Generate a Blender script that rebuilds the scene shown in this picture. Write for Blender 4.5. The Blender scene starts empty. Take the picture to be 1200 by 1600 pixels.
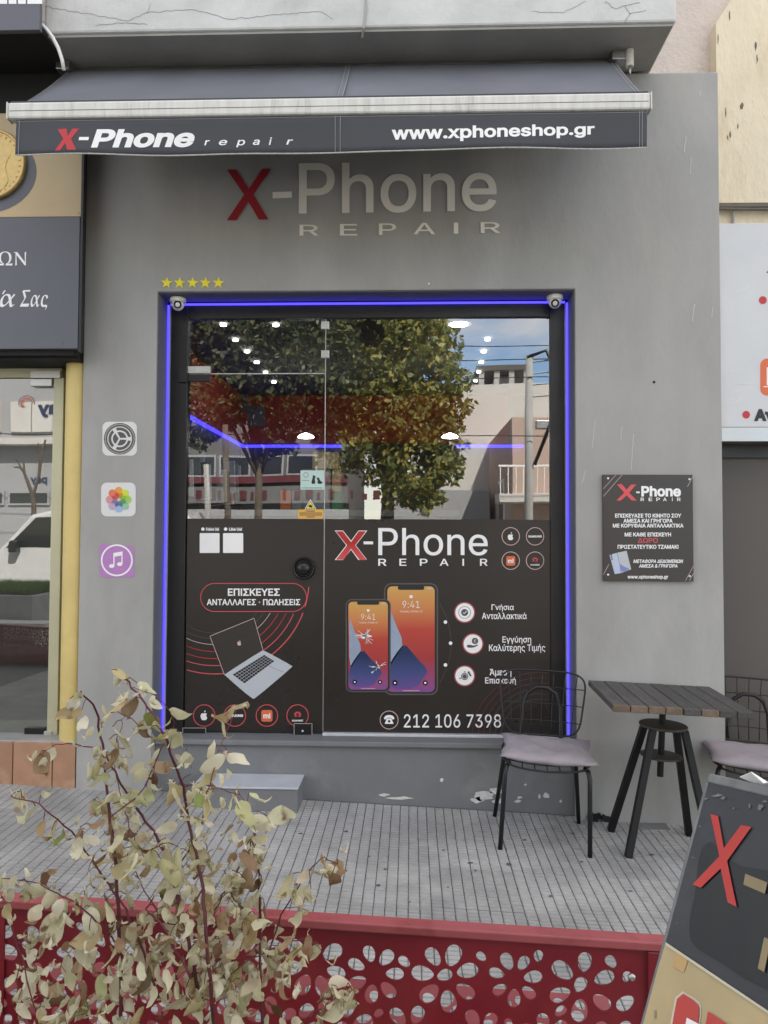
import bpy, bmesh, math, random, os
import numpy as np
from mathutils import Vector, Matrix, Euler
from mathutils.geometry import delaunay_2d_cdt
random.seed(7); rng = np.random.default_rng(7)
sc = bpy.context.scene
COL = sc.collection
R = math.radians

# ------------------------------------------------------------------ camera
CAM = np.array([0.0, -4.3, 1.49]); FPX = 1200.0
_p, _y, _r = R(2.0), R(2.0), R(0.25)
FW = np.array([-math.sin(_y)*math.cos(_p), math.cos(_y)*math.cos(_p), math.sin(_p)])
_rt = np.array([math.cos(_y), math.sin(_y), 0.0]); _up = np.cross(_rt, FW)
RT = _rt*math.cos(_r) + _up*math.sin(_r); UP = np.cross(RT, FW)
cam = bpy.data.cameras.new('camera'); camo = bpy.data.objects.new('camera', cam); COL.objects.link(camo)
cam.sensor_fit = 'VERTICAL'; cam.sensor_height = 24; cam.lens = 18; cam.clip_start = 0.05; cam.clip_end = 500
camo.matrix_world = Matrix(((RT[0], UP[0], -FW[0], CAM[0]), (RT[1], UP[1], -FW[1], CAM[1]), (RT[2], UP[2], -FW[2], CAM[2]), (0, 0, 0, 1)))
sc.camera = camo

# ------------------------------------------------------------------ sky, sun, exposure
SUN_EL, SUN_AZ = R(44), R(24)
SUN_DIR = Vector((math.sin(SUN_AZ)*math.cos(SUN_EL), math.cos(SUN_AZ)*math.cos(SUN_EL), math.sin(SUN_EL)))
w = bpy.data.worlds.new('World'); sc.world = w; w.use_nodes = True
nt = w.node_tree; bg = nt.nodes['Background']
sky = nt.nodes.new('ShaderNodeTexSky'); sky.sky_type = 'NISHITA'; sky.sun_disc = False
sky.sun_elevation = SUN_EL; sky.sun_rotation = SUN_AZ; sky.dust_density = .3; sky.ozone_density = 2.5
tc = nt.nodes.new('ShaderNodeTexCoord'); mp = nt.nodes.new('ShaderNodeMapping'); mp.inputs['Scale'].default_value = (1, 1, 2.2); mp.inputs['Location'].default_value = (3.7, 1.2, .5)
nz = nt.nodes.new('ShaderNodeTexNoise'); nz.inputs['Scale'].default_value = 2.3; nz.inputs['Detail'].default_value = 7; nz.inputs['Roughness'].default_value = .55
rp = nt.nodes.new('ShaderNodeValToRGB'); rp.color_ramp.elements[0].position = .42; rp.color_ramp.elements[1].position = .62
rp.color_ramp.elements[1].color = (.9, .9, .9, 1)
mx = nt.nodes.new('ShaderNodeMixRGB'); mx.inputs['Color2'].default_value = (8.6, 7.7, 6.6, 1)
nt.links.new(tc.outputs['Generated'], mp.inputs['Vector']); nt.links.new(mp.outputs['Vector'], nz.inputs['Vector'])
nt.links.new(nz.outputs['Fac'], rp.inputs['Fac']); nt.links.new(rp.outputs['Color'], mx.inputs['Fac'])
nt.links.new(sky.outputs['Color'], mx.inputs['Color1']); nt.links.new(mx.outputs['Color'], bg.inputs['Color'])
bg.inputs['Strength'].default_value = 0.13
sl = bpy.data.lights.new('sun', 'SUN'); sl.energy = 3.6; sl.angle = R(.5); sl.color = (1, .95, .87)
so = bpy.data.objects.new('sun', sl); COL.objects.link(so); so.location = (4, 8, 20)
so.rotation_euler = SUN_DIR.to_track_quat('Z', 'Y').to_euler()
sc.view_settings.view_transform = 'Standard'; sc.view_settings.look = 'None'; sc.view_settings.gamma = 1
sc.view_settings.exposure = 1.6
sc.render.engine = 'CYCLES'
cy = sc.cycles; cy.use_denoising = True; cy.max_bounces = 8; cy.diffuse_bounces = 4; cy.glossy_bounces = 4
cy.transparent_max_bounces = 12; cy.caustics_reflective = False; cy.caustics_refractive = False; cy.sample_clamp_indirect = 6

# ------------------------------------------------------------------ geometry helpers
def ray(x, y): return FW + RT*((x-600)/FPX) - UP*((y-800)/FPX)
def P(x, y, Y):
    d = ray(x, y); return CAM + d*((Y-CAM[1])/d[1])
SL, CR = -0.043, 0.01                       # the pavement falls to the right and a little to the street
def ground(x, y): return SL*x + CR*y
def PG(x, y, h=0.0):
    d = ray(x, y); n = np.array([-SL, -CR, 1.0]); return CAM + d*((h - n@CAM)/(n@d))
def PP(x, y, o, n):
    d = ray(x, y); return CAM + d*((np.dot(n, np.array(o)-CAM))/np.dot(n, d))
YG = 0.20                                   # glazing plane of the shop
def MR(x, y, Yr, Yg=YG):                    # a point across the street at depth Yr that the glazing mirrors at (x, y)
    p = P(x, y, 2*Yg - Yr); return np.array([p[0], Yr, p[2]])

def empty(name, loc, rot=(0, 0, 0)):
    o = bpy.data.objects.new(name, None); COL.objects.link(o); o.location = loc; o.rotation_euler = rot; o.empty_display_size = .1
    return o
def tag(o, label=None, cat=None, group=None, kind=None):
    if label: o['label'] = label
    if cat: o['category'] = cat
    if group: o['group'] = group
    if kind: o['kind'] = kind
    return o
def thing(name, label, cat, loc=(0, 0, 0), rot=(0, 0, 0), group=None):
    return tag(empty(name, loc, rot), label, cat, group)
def absloc(o):
    v = Vector((0, 0, 0))
    while o is not None: v += o.location; o = o.parent
    return v
def link(name, me, m=None, parent=None, world=True, bev=0, smooth=False, solid=0):
    o = bpy.data.objects.new(name, me); COL.objects.link(o)
    if m is not None and not me.materials: me.materials.append(m)
    if parent is not None:
        o.parent = parent
        if world: o.location = -absloc(parent)
    if smooth: me.polygons.foreach_set('use_smooth', [True]*len(me.polygons))
    if solid:
        s = o.modifiers.new('solid', 'SOLIDIFY'); s.thickness = solid; s.offset = 0
    if bev:
        b = o.modifiers.new('bevel', 'BEVEL'); b.width = bev; b.segments = 2; b.limit_method = 'ANGLE'; b.angle_limit = R(40)
    return o
class MB:
    def __init__(s): s.v = []; s.f = []
    def add(s, v, f):
        n = len(s.v); s.v += [tuple(map(float, q)) for q in v]; s.f += [tuple(i+n for i in g) for g in f]; return s
    def box(s, x0, x1, y0, y1, z0, z1):
        return s.add([(x0,y0,z0),(x1,y0,z0),(x1,y1,z0),(x0,y1,z0),(x0,y0,z1),(x1,y0,z1),(x1,y1,z1),(x0,y1,z1)],
                     [(3,2,1,0),(4,5,6,7),(0,1,5,4),(1,2,6,5),(2,3,7,6),(3,0,4,7)])
    def obox(s, c, ax, ay, az):              # centre and three half axes
        c, ax, ay, az = map(np.array, (c, ax, ay, az))
        vs = [c+a*ax+b*ay+d*az for d in (-1, 1) for a, b in ((-1,-1),(1,-1),(1,1),(-1,1))]
        return s.add(vs, [(3,2,1,0),(4,5,6,7),(0,1,5,4),(1,2,6,5),(2,3,7,6),(3,0,4,7)])
    def tube(s, pts, r, n=8, cap=True, closed=False):
        pts = [Vector(p) for p in pts]; m = len(pts)
        rs = r if hasattr(r, '__len__') else [r]*m
        base = len(s.v); prev = None
        for i, p in enumerate(pts):
            if closed: t = (pts[(i+1) % m]-pts[i-1])
            else: t = pts[min(i+1, m-1)]-pts[max(i-1, 0)]
            t.normalize()
            if prev is None:
                a = Vector((0, 0, 1)) if abs(t.z) < .9 else Vector((1, 0, 0))
                u = t.cross(a).normalized()
            else: u = (prev - t*prev.dot(t)).normalized()
            prev = u; v = t.cross(u)
            for k in range(n):
                q = p + (u*math.cos(2*math.pi*k/n)+v*math.sin(2*math.pi*k/n))*rs[i]; s.v.append(tuple(q))
        for i in range(m if closed else m-1):
            a = base+i*n; b = base+((i+1) % m)*n
            for k in range(n): s.f.append((a+k, a+(k+1) % n, b+(k+1) % n, b+k))
        if cap and not closed:
            s.f.append(tuple(base+n-1-k for k in range(n))); s.f.append(tuple(base+(m-1)*n+k for k in range(n)))
        return s
    def cyl(s, p0, p1, r0, r1=None, n=16): return s.tube([p0, p1], [r0, r0 if r1 is None else r1], n)
    def lathe(s, c, prof, n=24, axis='z'):
        base = len(s.v)
        for (r, h) in prof:
            for k in range(n):
                a = 2*math.pi*k/n; x, y = r*math.cos(a), r*math.sin(a)
                q = (x, y, h) if axis == 'z' else (x, -h, y) if axis == 'y' else (h, x, y)
                s.v.append((c[0]+q[0], c[1]+q[1], c[2]+q[2]))
        m = len(prof)
        for i in range(m-1):
            for k in range(n): s.f.append((base+i*n+k, base+i*n+(k+1) % n, base+(i+1)*n+(k+1) % n, base+(i+1)*n+k))
        s.f.append(tuple(base+n-1-k for k in range(n))); s.f.append(tuple(base+(m-1)*n+k for k in range(n)))
        return s
    def mesh(s, name):
        me = bpy.data.meshes.new(name); me.from_pydata(s.v, [], s.f); me.update()
        return me
    def build(s, name, m, parent=None, **k): return link(name, s.mesh(name), m, parent, **k)
def box(name, m, parent, x0, x1, y0, y1, z0, z1, bev=0, **k): return MB().box(x0, x1, y0, y1, z0, z1).build(name, m, parent, bev=bev, **k)
def recalc(me):
    bm = bmesh.new(); bm.from_mesh(me); bmesh.ops.recalc_face_normals(bm, faces=bm.faces); bm.to_mesh(me); bm.free()

# ---- flat shapes: contours -> triangles
def fill(contours, evenodd=False):
    vs, es = [], []
    for c in contours:
        n = len(vs); vs += [Vector((float(p[0]), float(p[1]))) for p in c]; es += [(n+i, n+(i+1) % len(c)) for i in range(len(c))]
    ov, oe, of, *_ = delaunay_2d_cdt(vs, es, [], 0, 1e-6)
    V = np.array([(p.x, p.y) for p in ov]); F = [tuple(f) for f in of]
    cen = np.array([V[list(f)].mean(0) for f in F]); wn = np.zeros(len(F), int); par = np.zeros(len(F), int)
    for c in contours:
        c = np.array([(float(p[0]), float(p[1])) for p in c]); d = np.roll(c, -1, 0)
        for a, b in zip(c, d):
            if a[1] == b[1]: continue
            up = (a[1] <= cen[:, 1]) & (b[1] > cen[:, 1]); dn = (b[1] <= cen[:, 1]) & (a[1] > cen[:, 1])
            xx = a[0]+(cen[:, 1]-a[1])*(b[0]-a[0])/(b[1]-a[1]); hit = xx > cen[:, 0]
            wn += (up & hit).astype(int)-(dn & hit).astype(int); par ^= ((up | dn) & hit).astype(int)
    keep = (par == 1) if evenodd else (wn != 0)
    return V, [f for f, k in zip(F, keep) if k]
try:
    INTER = bpy.data.fonts.load(os.path.join(bpy.utils.system_resource('DATAFILES'), 'fonts', 'Inter.woff2'))
except Exception: INTER = None
_tc = {}
_cu = bpy.data.curves.new('tmp', 'FONT'); _to = bpy.data.objects.new('tmp', _cu); COL.objects.link(_to)
BFONT = _cu.font
def glyphs(s, bold=0.0):
    key = (s, bold)
    if key in _tc: return _tc[key]
    _cu.body = s
    if INTER: _cu.font = BFONT if any(ord(ch) > 0x10000 for ch in s) else INTER
    dg = bpy.context.evaluated_depsgraph_get()
    c = _to.evaluated_get(dg).to_curve(dg)
    out = []
    for sp in c.splines:
        pts = []
        B = sp.bezier_points; n = len(B)
        for i in range(n):
            a, b = B[i], B[(i+1) % n]; p0, p1, p2, p3 = a.co, a.handle_right, b.handle_left, b.co
            pts.append((p0.x, p0.y))
            d = (p3-p0); L = d.length
            if L < 1e-6: continue
            dev = max(abs((p1-p0).cross(d).z), abs((p2-p0).cross(d).z))/L
            if dev > .004:
                for k in range(1, 5):
                    t = k/5; q = p0*(1-t)**3+p1*3*t*(1-t)**2+p2*3*t*t*(1-t)+p3*t**3; pts.append((q.x, q.y))
        q = []
        for p in pts:
            if not q or math.hypot(p[0]-q[-1][0], p[1]-q[-1][1]) > 1e-4: q.append(p)
        if len(q) > 2: out.append(np.array(q))
    _to.to_curve_clear()
    if bold and out:
        area = lambda c: .5*np.sum(c[:, 0]*np.roll(c[:, 1], -1)-np.roll(c[:, 0], -1)*c[:, 1])
        sg = np.sign(max((area(c) for c in out), key=abs)); res = []
        for c in out:
            e = np.roll(c, -1, 0)-c; e /= np.linalg.norm(e, axis=1)[:, None]
            nr = np.stack([e[:, 1], -e[:, 0]], 1)*sg; n1 = np.roll(nr, 1, 0); b = nr+n1
            b /= np.maximum((b*b).sum(1)/2, .35)[:, None]
            res.append(c+b*bold)
        out = res
    _tc[key] = out
    return out
def quadmap(q, surf):                       # q: four photo corners tl,tr,br,bl of a flat print; surf: corner -> point on its surface
    A = [np.array(p, float) for p in q]
    def f(u, v): return surf(*((A[3]*(1-u)+A[2]*u)*(1-v)+(A[0]*(1-u)+A[1]*u)*v))
    return f
def bq(x0, y0, x1, y1): return ((x0, y0), (x1, y0), (x1, y1), (x0, y1))
def flat(name, contours, surf, m, parent, evenodd=False, kind=None):     # contours in photo pixels on a surface
    V, F = fill(contours, evenodd)
    me = bpy.data.meshes.new(name); me.from_pydata([tuple(surf(a, b)) for a, b in V], [], F); me.update()
    o = link(name, me, m, parent)
    if kind: o['kind'] = kind
    return o
def text(s, q, surf, m, parent, name='lettering', bold=0.0, shear=0.0, kind='stuff', split=False):
    if len(q) == 4 and not hasattr(q[0], '__len__'): q = bq(*q)
    g = glyphs(s, bold) if s != 'I' else [np.array([(0, 0), (1, 0), (1, 7), (0, 7)], float)]; a = np.vstack(g); a0 = a.copy(); a0[:, 0] += shear*a0[:, 1]
    lo, hi = a0.min(0), a0.max(0); fm = quadmap(q, surf)
    V, F = fill(g); V = V.copy(); V[:, 0] += shear*V[:, 1]
    U = (V-lo)/(hi-lo)
    pts = [tuple(fm(u, v)) for u, v in U]
    if split:
        par = list(range(len(V)))
        def find(i):
            while par[i] != i: par[i] = par[par[i]]; i = par[i]
            return i
        for f in F:
            for k in f[1:]: par[find(f[0])] = find(k)
        gr = {}
        for f in F: gr.setdefault(find(f[0]), []).append(f)
        for fs in sorted(gr.values(), key=lambda fs: U[fs[0][0]][0]):
            ids = sorted({i for f in fs for i in f}); mpd = {i: k for k, i in enumerate(ids)}
            me = bpy.data.meshes.new('letter'); me.from_pydata([pts[i] for i in ids], [], [tuple(mpd[i] for i in f) for f in fs]); me.update()
            link('letter', me, m, parent)
        return None
    me = bpy.data.meshes.new(name); me.from_pydata(pts, [], F); me.update()
    o = link(name, me, m, parent)
    if kind: o['kind'] = kind
    return o
def circ(cx, cy, r, n=40, ry=None, a0=0, a1=360):
    return [(cx+r*math.cos(R(a0+(a1-a0)*k/n)), cy+(ry or r)*math.sin(R(a0+(a1-a0)*k/n))) for k in range(n)]
def ring(cx, cy, r, t, n=44): return [circ(cx, cy, r, n), circ(cx, cy, r-t, n)]
def rrect(x0, y0, x1, y1, r, n=6):
    o = []
    for cx, cy, a in ((x1-r, y1-r, 0), (x0+r, y1-r, 90), (x0+r, y0+r, 180), (x1-r, y0+r, 270)):
        o += [(cx+r*math.cos(R(a+90*k/n)), cy+r*math.sin(R(a+90*k/n))) for k in range(n+1)]
    return o
def stroke(pts, t):
    p = np.array(pts, float); d = np.gradient(p, axis=0); d /= np.linalg.norm(d, axis=1)[:, None]; n = np.stack([-d[:, 1], d[:, 0]], 1)*t/2
    return [tuple(q) for q in np.vstack([p+n, (p-n)[::-1]])]
def blob(cx, cy, rx, ry, n=26, j=.35, seed=0):
    rr = random.Random(seed); ph = [rr.uniform(0, 6.28) for _ in range(5)]
    return [(cx+rx*math.cos(a)*(1+j*sum(math.sin((k+2)*a+ph[k])/(k+1.5) for k in range(5))), cy+ry*math.sin(a)*(1+j*sum(math.sin((k+2)*a+ph[k]*1.7)/(k+1.5) for k in range(5)))) for a in [2*math.pi*i/n for i in range(n)]]
def surfY(Y): return lambda x, y: P(x, y, Y)

# ------------------------------------------------------------------ materials
def mat(name, col, rough=.6, metal=0.0, var=.12, vs=5.0, bump=0.0, bs=60.0, col2=None, c2s=3.0, c2t=(.55, .7), rand=0.0, spec=.5, coat=0.0, stretch=(1, 1, 1), rvar=.1, c2d=6, world=False):
    m = bpy.data.materials.new(name); m.use_nodes = True; t = m.node_tree; N = t.nodes; L = t.links; b = N['Principled BSDF']
    b.inputs['Roughness'].default_value = rough; b.inputs['Metallic'].default_value = metal; b.inputs['Specular IOR Level'].default_value = spec
    b.inputs['Coat Weight'].default_value = coat; b.inputs['Coat Roughness'].default_value = .15
    c = N.new('ShaderNodeTexCoord'); mpn = N.new('ShaderNodeMapping'); mpn.inputs['Scale'].default_value = stretch; gpos = N.new('ShaderNodeNewGeometry') if world else None; L.new(gpos.outputs['Position'] if world else c.outputs['Object'], mpn.inputs['Vector'])
    def noise(scale, det=5):
        n = N.new('ShaderNodeTexNoise'); n.inputs['Scale'].default_value = scale; n.inputs['Detail'].default_value = det; n.inputs['Roughness'].default_value = .6
        L.new(mpn.outputs['Vector'], n.inputs['Vector']); return n
    src = None
    if col2 is not None:
        n = noise(c2s, c2d); rpn = N.new('ShaderNodeValToRGB'); rpn.color_ramp.elements[0].position, rpn.color_ramp.elements[1].position = c2t
        L.new(n.outputs['Fac'], rpn.inputs['Fac']); mxx = N.new('ShaderNodeMixRGB'); mxx.inputs['Color1'].default_value = (*col, 1); mxx.inputs['Color2'].default_value = (*col2, 1)
        L.new(rpn.outputs['Color'], mxx.inputs['Fac']); src = mxx.outputs['Color']
    h = N.new('ShaderNodeHueSaturation'); h.inputs['Color'].default_value = (*col, 1)
    if src: L.new(src, h.inputs['Color'])
    val = None
    if var:
        n = noise(vs); mr = N.new('ShaderNodeMapRange'); mr.inputs['From Min'].default_value = .25; mr.inputs['From Max'].default_value = .75
        mr.inputs['To Min'].default_value = 1-var; mr.inputs['To Max'].default_value = 1+var; L.new(n.outputs['Fac'], mr.inputs['Value']); val = mr.outputs['Result']
        mr2 = N.new('ShaderNodeMapRange'); mr2.inputs['From Min'].default_value = .25; mr2.inputs['From Max'].default_value = .75
        mr2.inputs['To Min'].default_value = max(rough-rvar, .02); mr2.inputs['To Max'].default_value = min(rough+rvar, 1); L.new(n.outputs['Fac'], mr2.inputs['Value']); L.new(mr2.outputs['Result'], b.inputs['Roughness'])
    if rand:
        oi = N.new('ShaderNodeObjectInfo'); mr = N.new('ShaderNodeMapRange'); mr.inputs['To Min'].default_value = 1-rand; mr.inputs['To Max'].default_value = 1+rand
        L.new(oi.outputs['Random'], mr.inputs['Value'])
        if val:
            mm = N.new('ShaderNodeMath'); mm.operation = 'MULTIPLY'; L.new(val, mm.inputs[0]); L.new(mr.outputs['Result'], mm.inputs[1]); val = mm.outputs[0]
        else: val = mr.outputs['Result']
    if val: L.new(val, h.inputs['Value'])
    L.new(h.outputs['Color'], b.inputs['Base Color'])
    if bump:
        n = noise(bs, 4); bp = N.new('ShaderNodeBump'); bp.inputs['Strength'].default_value = bump; bp.inputs['Distance'].default_value = .01
        L.new(n.outputs['Fac'], bp.inputs['Height']); L.new(bp.outputs['Normal'], b.inputs['Normal'])
    return m
def emit(name, col, s):
    m = bpy.data.materials.new(name); m.use_nodes = True; t = m.node_tree; t.nodes.remove(t.nodes['Principled BSDF'])
    e = t.nodes.new('ShaderNodeEmission'); e.inputs['Color'].default_value = (*col, 1); e.inputs['Strength'].default_value = s
    t.links.new(e.outputs[0], t.nodes['Material Output'].inputs['Surface']); return m
def glassmat(name, refl, tint):
    m = bpy.data.materials.new(name); m.use_nodes = True; t = m.node_tree; t.nodes.remove(t.nodes['Principled BSDF'])
    tr = t.nodes.new('ShaderNodeBsdfTransparent'); tr.inputs['Color'].default_value = (*tint, 1)
    g = t.nodes.new('ShaderNodeBsdfGlossy'); g.inputs['Roughness'].default_value = .0; g.inputs['Color'].default_value = (.97, .98, .97, 1)
    fr = t.nodes.new('ShaderNodeLayerWeight'); fr.inputs['Blend'].default_value = .3
    mr = t.nodes.new('ShaderNodeMapRange'); mr.inputs['To Min'].default_value = refl; mr.inputs['To Max'].default_value = .95
    t.links.new(fr.outputs['Fresnel'], mr.inputs['Value'])
    mxs = t.nodes.new('ShaderNodeMixShader'); gb = t.nodes.new('ShaderNodeNewGeometry'); sb = t.nodes.new('ShaderNodeMath'); sb.operation = 'SUBTRACT'; sb.inputs[0].default_value = 1; t.links.new(gb.outputs['Backfacing'], sb.inputs[1]); ml = t.nodes.new('ShaderNodeMath'); ml.operation = 'MULTIPLY'; t.links.new(mr.outputs['Result'], ml.inputs[0]); t.links.new(sb.outputs[0], ml.inputs[1]); t.links.new(ml.outputs[0], mxs.inputs['Fac']); t.links.new(tr.outputs[0], mxs.inputs[1]); t.links.new(g.outputs[0], mxs.inputs[2])
    # faint waviness of real panes
    c = t.nodes.new('ShaderNodeTexCoord'); n = t.nodes.new('ShaderNodeTexNoise'); n.inputs['Scale'].default_value = 1.6; n.inputs['Detail'].default_value = 1
    bp = t.nodes.new('ShaderNodeBump'); bp.inputs['Strength'].default_value = .02; bp.inputs['Distance'].default_value = .05
    t.links.new(c.outputs['Object'], n.inputs['Vector']); t.links.new(n.outputs['Fac'], bp.inputs['Height']); t.links.new(bp.outputs['Normal'], g.inputs['Normal'])
    t.links.new(mxs.outputs[0], t.nodes['Material Output'].inputs['Surface']); return m
def gradmat(name, stops, z0, z1, rough=.3):             # printed colour gradient over height
    m = bpy.data.materials.new(name); m.use_nodes = True; t = m.node_tree; b = t.nodes['Principled BSDF']; b.inputs['Roughness'].default_value = rough
    g = t.nodes.new('ShaderNodeNewGeometry'); s = t.nodes.new('ShaderNodeSeparateXYZ'); mr = t.nodes.new('ShaderNodeMapRange'); rpn = t.nodes.new('ShaderNodeValToRGB')
    mr.inputs['From Min'].default_value = z0; mr.inputs['From Max'].default_value = z1
    t.links.new(g.outputs['Position'], s.inputs[0]); t.links.new(s.outputs['Z'], mr.inputs['Value']); t.links.new(mr.outputs['Result'], rpn.inputs['Fac'])
    e = rpn.color_ramp.elements
    while len(e) < len(stops): e.new(.5)
    for k, (p, c) in enumerate(stops): e[k].position = p; e[k].color = (*c, 1)
    t.links.new(rpn.outputs['Color'], b.inputs['Base Color']); return m
def lin(r, g, b): return tuple(((c/255+.055)/1.055)**2.4 if c > 10 else c/255/12.92 for c in (r, g, b))

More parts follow.
